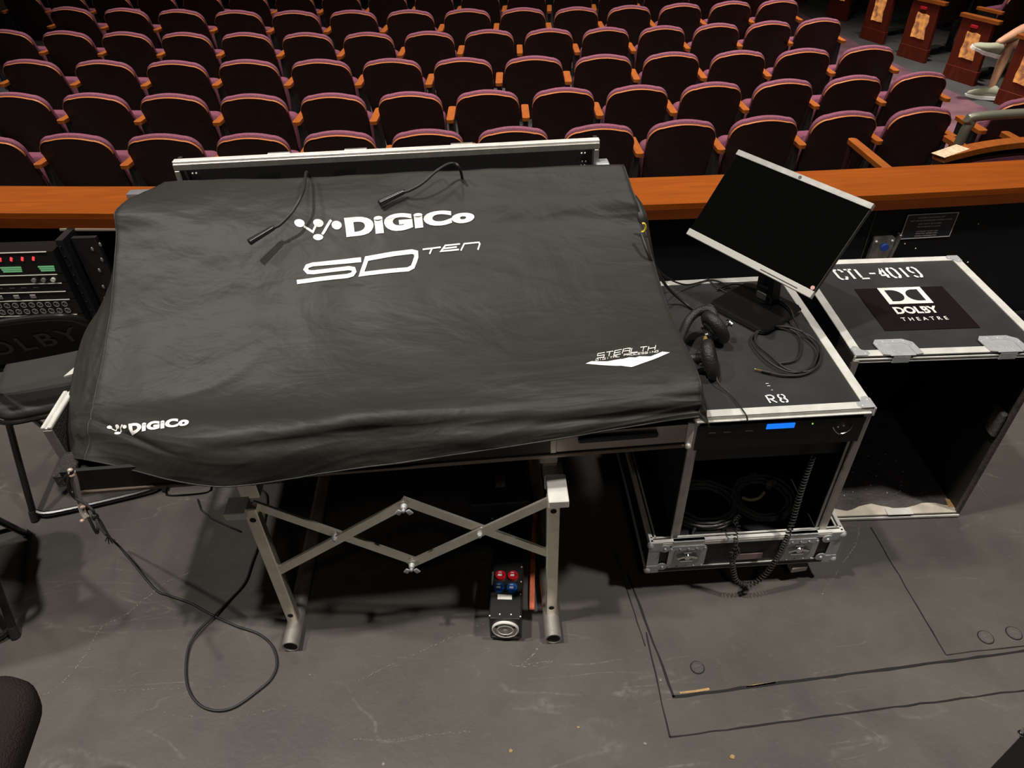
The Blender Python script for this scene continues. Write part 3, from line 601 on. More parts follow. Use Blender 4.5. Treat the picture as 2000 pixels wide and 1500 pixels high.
bm=B(); lbox(bm,-1.650,-1.60,.03,.12,-.01,.035,.004); obj('corner_block',bm,M['tex'],tr)
bm=B(); tube(bm,[lw(x,y,z) for x,y,z in crs([(-1.36,-.004,-.004),(-1.36,-.022,-.010),(-1.34,-.028,-.012),(-1.27,-.028,-.012),(-1.25,-.022,-.010),(-1.25,-.004,-.004)],4)],.0035,8); obj('handle',bm,M['chrome'],tr,True)
bm=B(); lbox(bm,-.30,-.09,-.014,0,.045,.062,.004); obj('strap_handle',bm,M['rubber'],tr)
# ---- doghouse lid standing behind the console ----
dh=thing('doghouse_lid','aluminium framed case lid standing upright behind the covered console','case lid')
dp=Vector((-1.078,2.255,0)); dq=Vector((.315,2.335,0)); dd=(dq-dp); DL=dd.length; da=math.atan2(dd.y,dd.x); DR=Matrix.Rotation(da,3,'Z')
def dbox(bm,x0,x1,y0,y1,z0,z1,bev=0): box(bm,dp+DR@Vector(((x0+x1)/2,(y0+y1)/2,(z0+z1)/2)),(x1-x0,y1-y0,z1-z0),rot=DR,bev=bev)
bm=B(); dbox(bm,.01,DL-.01,.055,.064,.68,1.10); obj('back_panel',bm,M['black'],dh)
bm=B(); dbox(bm,0,DL,-.008,.016,1.110,1.120,.002); obj('top_extrusion',bm,M['alu'],dh)
bm=B(); dbox(bm,0,DL,-.013,-.007,1.090,1.112,.002); obj('front_fascia',bm,M['alud'],dh)
for x0,x1 in ((0,.012),(DL-.012,DL)):
    bm=B(); dbox(bm,x0,x1,-.010,.060,.68,1.11); obj('side_panel',bm,M['tex'],dh)
for x0 in (0,DL-.018):
    bm=B(); dbox(bm,x0,x0+.016,-.014,-.007,.68,1.090,.002); obj('corner_extrusion',bm,M['alud'],dh)
for x0 in (.032,DL-.05):
    bm=B()
    for k in range(4):
        for j in range(2): ball(bm,dp+DR@Vector((x0+.012*j,.048-.02*(k%2),1.055-.022*k)),.0032,n=8)
    obj('rivets',bm,M['white'],dh)
for x0 in (.30,.55,.90):
    bm=B(); dbox(bm,x0,x0+.075,.014,.028,1.114,1.121,.002); obj('hinge',bm,M['alud'],dh)
bm=B(); dbox(bm,DL-.01,DL+.035,-.03,.02,1.02,1.045,.004); obj('latch',bm,M['zinc'],dh)
bm=B(); dbox(bm,0,DL,-.008,.060,.679,.690); obj('bottom_board',bm,M['black'],dh)
# ---- console gooseneck lamps ----
def lamp(pts,tipdir,label,L_=.075):
    t=thing('gooseneck_lamp',label,'lamp',group='console gooseneck lamps')
    bm=B(); P=crs(pts,10); tube(bm,P,.0042,10); obj('gooseneck',bm,M['rubber'],t,True)
    p=P[-1]; d=Vector(tipdir).normalized(); bm=B(); cyl(bm,p-d*.004,p+d*L_,.0075,.0095,18); cyl(bm,p-d*.012,p,.0055,.0075,14); obj('lamp_head',bm,mat('satin_black_lamp',(.02,.02,.02),.25,spec=.6),t,True)
    bm=B(); cyl(bm,p+d*(L_+.0005),p+d*(L_+.001),.0075,n=18); obj('lens',bm,M['blackm'],t,True)
    return t
def lampfrom(base,mids,head0,head1,label,hz):
    pts=[Vector(base)]+[at(*m) for m in mids]+[at(*head0)]
    h1=at(*head1); h0=pts[-1]; lamp(pts,h1-h0,label,(h1-h0).length)
b1=at(603,352,1.10); lampfrom((b1.x+.004,2.175,.98),[(601,337,1.145),(593,372,1.15),(572,412,1.12),(548,438,1.095)],(530,447,1.088),(487,473,1.075),'bent black gooseneck lamp hanging over the cover left of the logo','l')
b2=at(903,345,1.10); lampfrom((b2.x,2.185,.98),[(899,332,1.15),(882,319,1.165),(855,332,1.16),(825,358,1.135),(800,372,1.118)],(785,376,1.112),(741,397,1.10),'arched black gooseneck lamp over the cover above the large logo','r')
# ---- scissor stand ----
M['steel']=mat('brushed_stand_steel',(.86,.80,.70),.36,metal=.92,bump=.05,bscale=60,vary=.12,vscale=18)
st=thing('scissor_stand','silver folding scissor stand under the covered console','stand',(0,0,0))
SR=Matrix.Rotation(math.radians(2.0),3,'Z')
for sx,x in ((0,-.700),(1,.100)):
    o0=Vector((x,1.255,0)); W=lambda dx,dy,dz:o0+SR@Vector((dx,dy,dz))
    bm=B(); box(bm,W(0,0,.31),(.034,.030,.535),rot=SR,bev=.003); obj('leg',bm,M['steel'],st)
    bm=B(); 
    for z in (.535,.085): cyl(bm,W(0,-.0152,z),W(0,-.0160,z),.0085,n=16)
    obj('bolt_hole',bm,M['seam'],st)
    bm=B(); box(bm,W(0,.74,.31),(.034,.030,.535),rot=SR,bev=.003); obj('leg',bm,M['steel'],st)
    bm=B(); 
    # floor tube, open at the front end
    n=22; P0=W(0,-.085,.0255); P1=W(0,.84,.0255)
    d=(P1-P0).normalized(); u=d.orthogonal().normalized(); v=d.cross(u)
    ring=lambda p,r:[p+(u*math.cos(2*PI*k/n)+v*math.sin(2*PI*k/n))*r for k in range(n)]
    loft(bm,[ring(P0+d*.10,.021),ring(P0,.021),ring(P0,.025),ring(P1,.025)],cap=True); obj('foot_tube',bm,M['alud'],st,True)
    bm=B(); box(bm,W(.010 if sx else -.03,.475,.548),(.052,.80,.056),rot=SR,bev=.003); obj('top_beam',bm,M['steel'],st)
    bm=B(); box(bm,W(.013 if sx else -.036,.026 if sx else .0,.568),(.054,.098 if sx else .06,.026),rot=SR,bev=.002); obj('cap_block',bm,M['alu'],st,label='bright square end block')
    bm=B(); box(bm,W(.0,.47,.616),(.05,.70,.080),rot=SR,bev=.003); obj('riser',bm,M['alud'],st)
pv=dict(a=(-.690,.570),b=(-.501,.439),c=(-.302,.313),d=(-.690,.296),e=(-.294,.568),f=(-.101,.438),g=(.085,.331),h=(.086,.561))
def bar(p,q,y):
    a=Vector((p[0],y,p[1])); b=Vector((q[0],y,q[1])); dz=b-a; ang=math.atan2(dz.z,dz.x); bm=B()
    box(bm,(a+b)/2,(dz.length+.02,.008,.030),rot=Matrix.Rotation(-ang,3,'Y'),bev=.001); obj('scissor_bar',bm,M['steel'],st)
bar(pv['a'],pv['c'],1.262); bar(pv['d'],pv['e'],1.252); bar(pv['e'],pv['g'],1.262); bar(pv['c'],pv['h'],1.252)
def wing(p,y0,sgn=-1):
    bm=B(); cyl(bm,(p[0],1.27,p[1]),(p[0],y0-.022,p[1]),.004,n=12); cyl(bm,(p[0],y0,p[1]),(p[0],y0-.012,p[1]),.0095,.007,16)
    for s in (-1,1): box(bm,(p[0]+s*.014,y0-.014,p[1]-.010),(.014,.004,.018),rot=Matrix.Rotation(-s*.6,3,'Y'),bev=.0018,seg=2)
    obj('wing_nut',bm,M['zinc'],st,True)
wing(pv['e'],1.246); wing(pv['c'],1.246)
for q in ('b','f'):
    bm=B(); cyl(bm,(pv[q][0],1.268,pv[q][1]),(pv[q][0],1.243,pv[q][1]),.008,.007,6); cyl(bm,(pv[q][0],1.243,pv[q][1]),(pv[q][0],1.238,pv[q][1]),.005,n=12); obj('pivot_bolt',bm,M['zinc'],st,True)
# ---------------- flight case builder bits ----------------
def frame_edges(bm,x0,x1,y0,y1,z,w_=.026,t=.0025,rot=None,o=None,bev=.0012):
    for (a,b,c,d) in ((x0,x1,y0,y0+w_),(x0,x1,y1-w_,y1),(x0,x0+w_,y0,y1),(x1-w_,x1,y0,y1)):
        box(bm,((a+b)/2,(c+d)/2,z+t/2),(b-a,d-c,t),bev=bev)
LBR=[]
def corner_plate(bm,x,y,z,sx,sy,r=.036):
    pts=[(0,0),(sx*r,0),(sx*r*1.25,sy*r*.25),(sx*r*1.2,sy*r*.6),(sx*r*.75,sy*r*.75),(sx*r*.6,sy*r*1.2),(sx*r*.25,sy*r*1.25),(0,sy*r)]
    prism(bm,[(x+a,y+b) for a,b in pts],z,z+.0022); box(bm,(x-sx*.0,y-sy*.0,z-.014),(.006,.006,.03),bev=.002)
    ball(bm,(x+sx*r*.9,y+sy*r*.3,z+.002),.005,(1,1,.5),10); ball(bm,(x+sx*r*.3,y+sy*r*.9,z+.002),.005,(1,1,.5),10)
GL={'C':[[(1,.72),(1,.85),(.8,1),(.58,1)],[(.42,1),(.2,1),(0,.85),(0,.15),(.2,0),(.42,0)],[(.58,0),(.8,0),(1,.15),(1,.28)]],
 'T':[[(0,1),(.42,1)],[(.58,1),(1,1)],[(.5,.90),(.5,0)]],'L':[[(.1,1),(.1,.12)],[(.0,0),(1,0)]],'-':[[(.1,.5),(.9,.5)]],
 '4':[[(.66,1),(.06,.38)],[(0,.27),(.56,.27)],[(.74,1),(.74,.0)],[(.90,.27),(1.0,.27)]],
 '0':[[(.42,1),(.2,1),(0,.8),(0,.2),(.2,0),(.42,0)],[(.58,0),(.8,0),(1,.2),(1,.8),(.8,1),(.58,1)]],'1':[[(.5,1),(.5,0)]],
 '9':[[(.42,.45),(.2,.45),(0,.6),(0,.85),(.2,1),(.42,1)],[(.58,1),(.8,1),(1,.85),(1,.2),(.8,0),(.58,0)],[(.42,0),(.2,0),(0,.15)]],
 'R':[[(.05,1),(.05,0)],[(.22,1),(.75,1),(1,.85),(1,.65),(.75,.5),(.22,.5)],[(.45,.42),(1,0)]],
 '8':[[(.40,1),(.15,.97),(.04,.76),(.15,.55),(.40,.52)],[(.60,1),(.85,.97),(.96,.76),(.85,.55),(.60,.52)],[(.40,.46),(.1,.40),(.0,.22),(.12,.04),(.40,0)],[(.60,.46),(.9,.40),(1,.22),(.88,.04),(.60,0)]]}
def stencil(bm,word,x,y,z,w_,h,pitch,sw,lean=0):
    for i,ch in enumerate(word):
        for pl in GL[ch]: 
            n0=len(bm.verts); stroke(bm,[(x+pitch*i+u*w_+v*lean,y+v*h) for u,v in pl],sw)
    for v in bm.verts: v.co.z=z
# ---------------- wheeled rack with monitor ----------------
RY=math.radians(2.2); RO=Vector((.408,1.352,0))
rk=thing('rack_case','open flight case rack with blue display, stencilled R8 on its lid','rack case',RO,RY)
TOP=.745
bm=B(); box(bm,(.305,.345,TOP-.008),(.474,.664,.012)); obj('lid_panel',bm,M['laminate'],rk)
bm=B(); frame_edges(bm,.066,.544,.008,.680,TOP-.003,.026,.0045); obj('lid_extrusion',bm,M['alu'],rk)
bm=B(); box(bm,(.305,.006,TOP-.016),(.466,.006,.0045),bev=.001); box(bm,(.305,.010,TOP-.010),(.476,.005,.012)); obj('front_rail',bm,M['alu'],rk)
bm=B(); corner_plate(bm,.545,.007,TOP+.001,-1,1); corner_plate(bm,.545,.681,TOP+.001,-1,-1); corner_plate(bm,.065,.681,TOP+.001,1,-1); obj('corner_plate',bm,M['zinc'],rk,True)
for x in (.069,.538):
    bm=B(); box(bm,(x,.345,.475),(.007,.66,.53)); obj('side_wall',bm,M['black'],rk)
    s=1 if x<.3 else -1
    bm=B(); box(bm,(x+s*.004,.014,.475),(.022,.010,.53),bev=.003,seg=2); box(bm,(x+s*.020,.022,.475),(.008,.008,.52),bev=.002); obj('front_post',bm,M['alud'],rk)
    bm=B(); box(bm,(x+s*.022,.10,.45),(.018,.03,.44)); 
    for k in range(9): ball(bm,(x+s*.032,.085,.28+.045*k),.0035,n=8)
    obj('rack_rail',bm,M['blackm'],rk)
bm=B(); box(bm,(.305,.675,.475),(.47,.007,.53)); obj('back_wall',bm,M['black'],rk)
# base tray
bm=B(); box(bm,(.298,.345,.108),(.596,.70,.014)); box(bm,(.298,.345,.196),(.57,.66,.006)); obj('base_board',bm,M['black'],rk)
for (c,s_) in (((.298,.004,.172),(.590,.008,.128)),((.298,.694,.172),(.59,.008,.128)),((.004,.348,.172),(.008,.69,.128)),((.592,.348,.172),(.008,.69,.128))):
    bm=B(); box(bm,c,s_); obj('base_wall',bm,M['black'],rk)
bm=B()
for z,h in ((.108,.022),(.232,.016)):
    box(bm,(.298,-.002,z),(.60,.004,h),bev=.001); box(bm,(-.002,.348,z),(.004,.70,h),bev=.001); box(bm,(.598,.348,z),(.004,.70,h),bev=.001)
obj('base_extrusion',bm,M['alu'],rk)
bm=B()
for (x0,x1,y0,y1) in ((0,.596,-.003,.009),(0,.596,.014,.020),(-.003,.009,0,.70),(.014,.020,.014,.69),(.587,.599,0,.70),(.576,.582,.014,.69),(0,.596,.686,.70)):
    box(bm,((x0+x1)/2,(y0+y1)/2,.243),(x1-x0,y1-y0,.006),bev=.0012)
obj('rim',bm,M['alu'],rk)
for x in (0,.596):
    bm=B(); s=1 if x==0 else -1
    for z,zz in ((.115,1),(.228,-1)):
        box(bm,(x+s*.016,-.0045,z),(.042,.003,.036),bev=.001); cyl(bm,(x+s*.045,-.003,z+zz*.012),(x+s*.045,-.0065,z+zz*.012),.016,n=16); ball(bm,(x+s*.045,-.007,z+zz*.012),.005,n=8)
        ball(bm,(x,-.001,z-.004*zz),.011,(1,1,1.2),12)
    box(bm,(x+s*.014,-.0035,.172),(.036,.002,.10))
    obj('corner_bracket',bm,M['zinc'],rk,True)
def latch(x):
    bm=B(); z=.178; prism(bm,rrect(.118,.104,.016,4),0,.0025,Matrix.Translation((x,-.004,z-.006))@Matrix.Rotation(PI/2,4,'X'))
    box(bm,(x,.003,.244),(.098,.018,.004),bev=.001)
    for a in range(10):
        px_=-.052+.026*(a%5); pz=(-.046 if a<5 else .040); ball(bm,(x+px_,-.0068,z-.006+pz),.0032,n=8)
    obj('latch_plate',bm,M['zinc'],rk,True)
    bm=B(); prism(bm,rrect(.082,.066,.008,3),0,.002,Matrix.Translation((x,-.0062,z-.004))@Matrix.Rotation(PI/2,4,'X')); obj('latch_recess',bm,mat('recess_steel',(.35,.36,.36),.3,metal=.9),rk)
    bm=B(); cyl(bm,(x,-.008,z),(x,-.016,z),.013,.010,18); 
    for s in (-1,1): box(bm,(x+s*.020,-.014,z),(.026,.003,.012),rot=Matrix.Rotation(s*.35,3,'Y'),bev=.0015)
    box(bm,(x,-.010,z+.020),(.026,.004,.010),bev=.002); box(bm,(x,-.010,z-.022),(.04,.003,.010),bev=.002); obj('butterfly_latch',bm,M['chrome'],rk,True)
latch(.118); latch(.468)
bm=B(); prism(bm,rrect(.085,.028,.003,2),0,.0015,Matrix.Translation((.318,-.003,.150))@Matrix.Rotation(PI/2,4,'X')); obj('name_plate',bm,mat('red_tinted_steel_plate',(.42,.30,.29),.4,metal=.2),rk)
for x,y in ((.07,.09),(.52,.09),(.07,.61),(.52,.61)):
    bm=B(); cyl(bm,(x-.014,y,.038),(x+.014,y,.038),.037,n=24); box(bm,(x-.02,y+.01,.070),(.004,.03,.06)); box(bm,(x+.02,y+.01,.070),(.004,.03,.06)); box(bm,(x,y+.01,.099),(.09,.09,.005)); obj('castor',bm,M['rubber'],rk,True)
bm=B(); box(bm,(.50,.012,.060),(.055,.03,.022),rot=.1,bev=.002); obj('wheel_tag',bm,mat('pinkish_grey_plastic',(.30,.26,.24),.6),rk)
bm=B(); stencil(bm,'R8',.278,.048,TOP+.0008,.019,.031,.031,.0046,-.003); obj('stencilled_lettering',bm,M['stencil'],rk)
bm=B(); 
for a,b,s_ in ((.298,.118,.006),(.297,.128,.006),(.301,.100,.004)): box(bm,(a,b,TOP+.0004),(s_*1.3,s_*.4,.0006))
obj('paint_flecks',bm,M['stencil'],rk)
# power distribution unit at the top of the rack
M['dkbrown0']=mat('dim_switch',(.05,.045,.04),.4)
pd=thing('rack_power_unit','black rack power unit with glowing blue display under the R8 lid','rack unit',RO,RY)
bm=B(); box(bm,(.305,.08,.668),(.43,.14,.088),bev=.002); box(bm,(.305,.010,.668),(.452,.004,.088)); obj('chassis',bm,M['blackm'],pd)
bm=B(); box(bm,(.302,.0065,.699),(.076,.003,.018),bev=.001); obj('blue_display',bm,mat('blue_backlit_display',(.02,.1,.3),.3,emit=(.005,.20,.95),es=.95),pd)
bm=B(); box(bm,(.388,.0070,.700),(.003,.002,.003)); obj('green_led',bm,mat('green_led',(.2,.6,.05),.3,emit=(.35,.9,.05),es=1),pd)
for x in (.12,.16,.22):
    bm=B(); box(bm,(x,.007,.686),(.02,.002,.003)); obj('switch',bm,M['dkbrown0'],pd)
bm=B(); tube(bm,crs([(.448,.024,.690),(.450,.004,.680),(.466,-.004,.668),(.490,.0,.674),(.500,.010,.694),(.494,.020,.708)],8),.0022,8); obj('cable_hoop',bm,M['chrome'],pd,True)
# drawer shelf below it
bm=B(); box(bm,(.305,.15,.585),(.44,.22,.075),bev=.002); o=obj('blank_rack_unit',bm,M['black'],None); o.location=RO; o.rotation_euler=(0,0,RY); tag(o,'plain black rack unit just below the unit with the blue display','rack unit')
# cables heaped in the base
M['cablebase']=mat('black_pvc_cable',(.11,.105,.10),.35,spec=.8)
def ringpts(c,rx,ry,z,a0=0,a1=2*PI,n=30,wob=.004,seed=0):
    r=random.Random(seed); return [(c[0]+rx*math.cos(a0+(a1-a0)*k/n)+r.uniform(-wob,wob),c[1]+ry*math.sin(a0+(a1-a0)*k/n)+r.uniform(-wob,wob),z+r.uniform(-.002,.004)) for k in range(n+1)]
for i,(c,rx,ry,nn,lb) in enumerate((((.205,.155),.115,.095,8,'coiled black cables lying left inside the open rack base'),((.405,.17),.10,.090,6,'coiled black cables lying right inside the open rack base'))):
    bm=B()
    for k in range(nn):
        P=ringpts((c[0]+.006*math.sin(k*2.1),c[1]+.006*math.cos(k*1.7)),rx-.008*(k%4),ry-.007*(k%4),.207+.008*(k//2),n=26,wob=.002,seed=k+10*i)
        tube(bm,crs(P[:-1],3,True),.0042,8,True)
    o=obj('cable_coil',bm,M['cablebase'],None,True); o.location=RO; o.rotation_euler=(0,0,RY); tag(o,lb,'cable',group='cable coils in the rack base')
bm=B(); tube(bm,crs([(.235,.19,.235),(.19,.13,.222),(.165,.085,.215),(.15,.06,.212)],8),.003,8); cyl(bm,(.175,.10,.218),(.150,.058,.214),.008,.007,14); cyl(bm,(.150,.058,.214),(.142,.044,.213),.005,n=12)
o=obj('connector_cable',bm,M['rubber'],None,True); o.location=RO; o.rotation_euler=(0,0,RY); tag(o,'black cable connector lying in front of the left cable coil in the rack','cable')
bm=B(); P=[(.335,.165,.232),(.355,.150,.236),(.385,.155,.238),(.410,.178,.236)]; tube(bm,crs(P,6),.0052,8); o=obj('cable_sleeve',bm,mat('cream_sleeve',(.62,.52,.30),.6),None,True); o.location=RO; o.rotation_euler=(0,0,RY); tag(o,'cream coloured sleeve around a cable in the rack base','cable sleeve')
bm=B(); box(bm,(.452,.225,.275),(.035,.02,.022),rot=.6,bev=.003); box(bm,(.41,.27,.265),(.008,.01,.035),bev=.002); box(bm,(.40,.27,.265),(.008,.01,.03),bev=.002); o=obj('plug',bm,mat('grey_plug',(.32,.31,.28),.5),None); o.location=RO+Vector((0,0,-.055)); o.rotation_euler=(0,0,RY); tag(o,'pale grey plug behind the right cable coil in the rack','plug')
# coiled lead hanging out of the rack
def wp(px,py,y): return atp(px,py,(0,y,0),(0,1,0))
t=thing('coiled_lead','springy black coiled lead hanging out of the rack down to the floor','cable')
pp=[wp(1588,890,1.39),wp(1574,930,1.385),wp(1560,975,1.375),wp(1549,1015,1.36),wp(1540,1042,1.338),wp(1528,1072,1.332),wp(1508,1105,1.328),wp(1488,1128,1.322),wp(1462,1142,1.315),wp(1440,1136,1.315),wp(1432,1112,1.325),wp(1430,1085,1.333)]
bm=B(); tube(bm,coil(pp,.0075,64,10),.0022,6); obj('coil',bm,M['rubber'],t,True,angle=180)
pp=[wp(1431,1088,1.333),wp(1442,1078,1.330),wp(1436,1070,1.333),wp(1427,1080,1.331),wp(1436,1088,1.329),wp(1437,1062,1.334),wp(1437,1042,1.338),wp(1442,1030,1.36),wp(1436,1018,1.39),wp(1444,1008,1.42)]
bm=B(); tube(bm,coil(pp,.006,20,10),.0017,6); obj('coil',bm,M['rubber'],t,True,angle=180)
# ---------------- empty case with the theatre sticker ----------------
ct=thing('open_case','tall empty flight case with open front, lid stencilled CTL-4019','flight case',(.992,1.612,0),math.radians(.4))
W_,D_,HT=.572,.545,.735
bm=B(); box(bm,(W_/2,D_/2,HT-.006),(W_-.004,D_-.004,.010)); obj('lid_panel',bm,M['laminate'],ct)
bm=B(); frame_edges(bm,0,W_,0,D_,HT-.002,.027,.0045); obj('lid_extrusion',bm,M['alu'],ct)
bm=B(); box(bm,(W_/2,-.002,HT-.010),(W_,.004,.006),bev=.001); box(bm,(W_/2,-.001,HT-.020),(W_-.02,.005,.0045),bev=.001); obj('front_rail',bm,M['alu'],ct)
bm=B()
for x,sx in ((0,1),(W_,-1)):
    for y,sy in ((0,1),(D_,-1)): corner_plate(bm,x,y,HT+.002,sx,sy)
obj('corner_plate',bm,M['zinc'],ct,True)
M['dkbrown']=mat('scuffed_case_edge',(.06,.050,.042),.5,bump=.4,bscale=80,vary=.5,vscale=16)
for x in (.005,W_-.005):
    bm=B(); box(bm,(x,D_/2,HT/2),(.009,D_-.01,HT-.02)); obj('side_wall',bm,M['black'],ct)
    bm=B(); box(bm,(x,.004,HT/2-.01),(.016,.014,HT-.03),bev=.002); obj('front_edge',bm,M['dkbrown'],ct)
bm=B(); box(bm,(.006,.0,HT-.045),(.018,.012,.07),bev=.003); obj('corner_post',bm,M['alud'],ct)
bm=B(); box(bm,(W_/2,D_-.006,HT/2),(W_-.01,.009,HT-.02)); obj('back_wall',bm,M['black'],ct)
M['glit']=mat('grey_foam_with_grit',(.075,.066,.062),.6,bump=.5,bscale=90,vary=.25,vscale=20)
bm=B(); box(bm,(W_/2,D_/2,.012),(W_-.014,D_-.02,.02)); obj('bottom_panel',bm,M['glit'],ct)
bm=B(); 
for k in range(46):
    x=random.uniform(.06,W_-.09); y=random.uniform(.09,.30); ball(bm,(x,y,.0225),random.choice((.0012,.0016,.0022)),n=6)
o=obj('grit',bm,M['white'],ct); o['kind']='stuff'
r_=random.Random(5); top_=[(.03+.5*k/20,.034+.012*math.sin(k*.8)+r_.uniform(-.003,.003)) for k in range(21)]
bm=B(); prism(bm,[(.012,-.002),(W_-.004,-.002)]+[(W_-.004,.02)]+top_[::-1]+[(.012,.03)],.020,.026); obj('torn_lining_strip',bm,mat('bare_lip_board',(.62,.56,.46),.7,vary=.3,vscale=14),ct)
bm=B(); box(bm,(W_/2,-.004,.010),(W_,.006,.010),bev=.001); box(bm,(.36,.008,.028),(.09,.03,.003),bev=.001); obj('bottom_rail',bm,M['alu'],ct)
bm=B(); prism(bm,[(W_-.03,.02),(W_-.01,.02),(W_-.01,.055),(W_-.022,.06)],.024,.028); obj('bare_wood_patch',bm,M['ply'],ct)
bm=B(); box(bm,(W_-.022,.03,.43),(.02,.05,.10),bev=.006); obj('foam_block',bm,M['glit'],ct)
for x in (.135,.445):
    bm=B(); z=HT+.0027
    out=[(-.055,.0),(-.062,.055),(-.05,.072),(.03,.072),(.055,.055),(.062,.0),(.040,-.004),(.036,.040),(.022,.052),(-.030,.052),(-.036,.042),(-.034,-.004)]
    prism(bm,[(x+a,b) for a,b in out],z,z+.0025)
    for a,b in ((-.054,.05),(-.03,.063),(.0,.063),(.03,.063),(.05,.04)): ball(bm,(x+a,b,z+.002),.0032,(1,1,.6),8)
    obj('latch_plate',bm,M['zinc'],ct,True)
    bm=B(); prism(bm,[(x+a,b) for a,b in ((-.034,-.006),(.038,-.006),(.036,.040),(.022,.052),(-.030,.052),(-.036,.042))],z-.0005,z+.0008); box(bm,(x,-.004,HT-.012),(.05,.004,.024),bev=.001)
    for a in (-.018,.0,.018): ball(bm,(x+a,.014,z+.001),.003,n=8)
    obj('latch_recess',bm,M['zinc'],ct,True)
bm=B(); stencil(bm,'CTL-4019',.118,.418,HT+.0016,.026,.060,.0358,.0088,-.004); obj('stencilled_lettering',bm,M['stencil'],ct)
bm=B(); box(bm,(.283,.238,HT+.0010),(.288,.236,.0006)); obj('sticker',bm,mat('glossy_black_sticker',(.010,.006,.007),.5,spec=.15),ct)
sx0,sy0=.139,.120
bm=B()
def dshape(x0,w_,h,y0,flip):
    P=[]; n=18; 
    for k in range(n+1):
        a=-PI/2+PI*k/n; P.append((math.cos(a),math.sin(a)))
    pts=[(x0,y0-h/2)]+[(x0+w_*.38+w_*.62*c,y0+h/2*s) for c,s in P]+[(x0,y0+h/2)]
    return [(2*flip-x,y) for x,y in pts][::-1] if flip is not None else pts
cx0=sx0+.144; fy=.308
prism(bm,[(cx0-.070,fy-.048),(cx0+.070,fy-.048),(cx0+.070,fy+.048),(cx0-.070,fy+.048)],HT+.0014,HT+.0019)
obj('double_letter_mark',bm,M['white'],ct)
bm=B(); prism(bm,dshape(cx0-.053,.048,.066,fy,None),HT+.0020,HT+.0023); prism(bm,dshape(cx0-.053,.048,.066,fy,cx0),HT+.0020,HT+.0023); obj('mark_cutout',bm,M['black'],ct)
bm=B(); z=HT+.0016; put_text(bm,'DOLBY',[(cx0-.070,.205,z),(cx0+.066,.205,z),(cx0+.066,.244,z),(cx0-.070,.244,z)],offset=.04); obj('sticker_lettering',bm,M['white'],ct,label='bold DOLBY lettering')
bm=B(); put_text(bm,'THEATRE',[(cx0-.070,.167,z),(cx0+.072,.167,z),(cx0+.072,.185,z),(cx0-.070,.185,z)],offset=.008,space=1.7); obj('sticker_lettering',bm,M['white'],ct,label='small spaced THEATRE lettering')
# ---------------- monitor ----------------
mo=thing('monitor','black flat monitor with silver edges tilted back on the rack lid','monitor',(0,0,0))
ex=Vector((.629,-.777,.021)).normalized(); ey=Vector((-.387,-.513,-.766)); ey=(ey-ex*ey.dot(ex)).normalized()
# share the non-square error between the two axes
ex=(ex+ey*.07).normalized(); ey=(ey-ex*ey.dot(ex)).normalized(); en=ex.cross(ey)
if en.dot(CAM-Vector((.8,1.9,1)))<0: en=-en
K=.90; c0=CAM+(Vector((.80,2.37,1.054))-CAM)*K; MW,MH=.505*K,.324*K; ctr=c0+ex*MW/2+ey*MH/2+(Vector((0.896,2.091,.935))-CAM)*0
MR=Matrix((ex,-ey,en)).transposed()
if MR.determinant()<0: MR=Matrix((ex,-ey,-en)).transposed()
def mb(bm,x0,x1,y0,y1,z0,z1,bev=0): box(bm,ctr+MR@Vector(((x0+x1)/2,(y0+y1)/2,(z0+z1)/2)),(x1-x0,y1-y0,z1-z0),rot=MR,bev=bev,seg=2)
bm=B(); mb(bm,-MW/2,MW/2,-MH/2,MH/2,-.018,-.002,.003); mb(bm,-MW*.3,MW*.3,-MH*.32,MH*.32,-.040,-.016,.006); obj('housing',bm,M['black'],mo)
bm=B(); mb(bm,-MW/2+.003,MW/2-.003,-MH/2+.020,MH/2-.016,-.004,.0005); obj('screen',bm,mat('switched_off_screen',(.003,.003,.003),.3,spec=.0),mo)
bm=B(); mb(bm,-MW/2-.001,MW/2+.001,MH/2-.016,MH/2+.001,-.015,.003,.0015); obj('top_bezel',bm,mat('dull_silver_bezel',(.33,.32,.30),.45,metal=.2,vary=.2,vscale=30),mo)
bm=B(); mb(bm,-MW/2-.001,MW/2+.001,-MH/2-.001,-MH/2+.020,-.015,.003,.0015); obj('bottom_bezel',bm,mat('silver_bezel',(.42,.40,.37),.45,metal=.15),mo)
bm=B(); mb(bm,MW*.12,MW*.40,-MH/2+.005,-MH/2+.008,.003,.0034); obj('button_strip',bm,M['black'],mo)
bm=B(); p=ctr+MR@Vector((0,MH/2-.008,.003)); cyl(bm,p,p+MR@Vector((0,0,.001)),.005,n=18); obj('badge',bm,M['blackm'],mo)
bm=B(); p=ctr+MR@Vector((MW/2-.010,-MH/2+.027,.0005)); cyl(bm,p,p+MR@Vector((0,0,.001)),.006,n=18); obj('round_sticker',bm,mat('pink_sticker',(.65,.35,.32),.6),mo)
bxy=[at(1387,600,TOP),at(1490,655,TOP)]; e1=(bxy[1]-bxy[0]); e1.z=0; bl_=e1.length; e1.normalize(); e2=Vector((-e1.y,e1.x,0)); 
if e2.y<0: e2=-e2
bc=bxy[0]+e1*bl_/2+e2*.095; BR=Matrix((e1,e2,Vector((0,0,1)))).transposed()
bm=B(); prism(bm,rrect(bl_+.01,.20,.02,5),0,.014); bmesh.ops.bevel(bm,geom=[e for e in bm.edges if all(v.co.z>.01 for v in e.verts)],offset=.004,segments=2,affect='EDGES')
for v in bm.verts: v.co=bc+BR@v.co+Vector((0,0,.003))
obj('base',bm,mat('glossy_black_plastic',(.012,.012,.012),.25),mo,True)
nb=bc+e2*.055+Vector((0,0,.016)); nt_=ctr+MR@Vector((0,-.03,-.05))
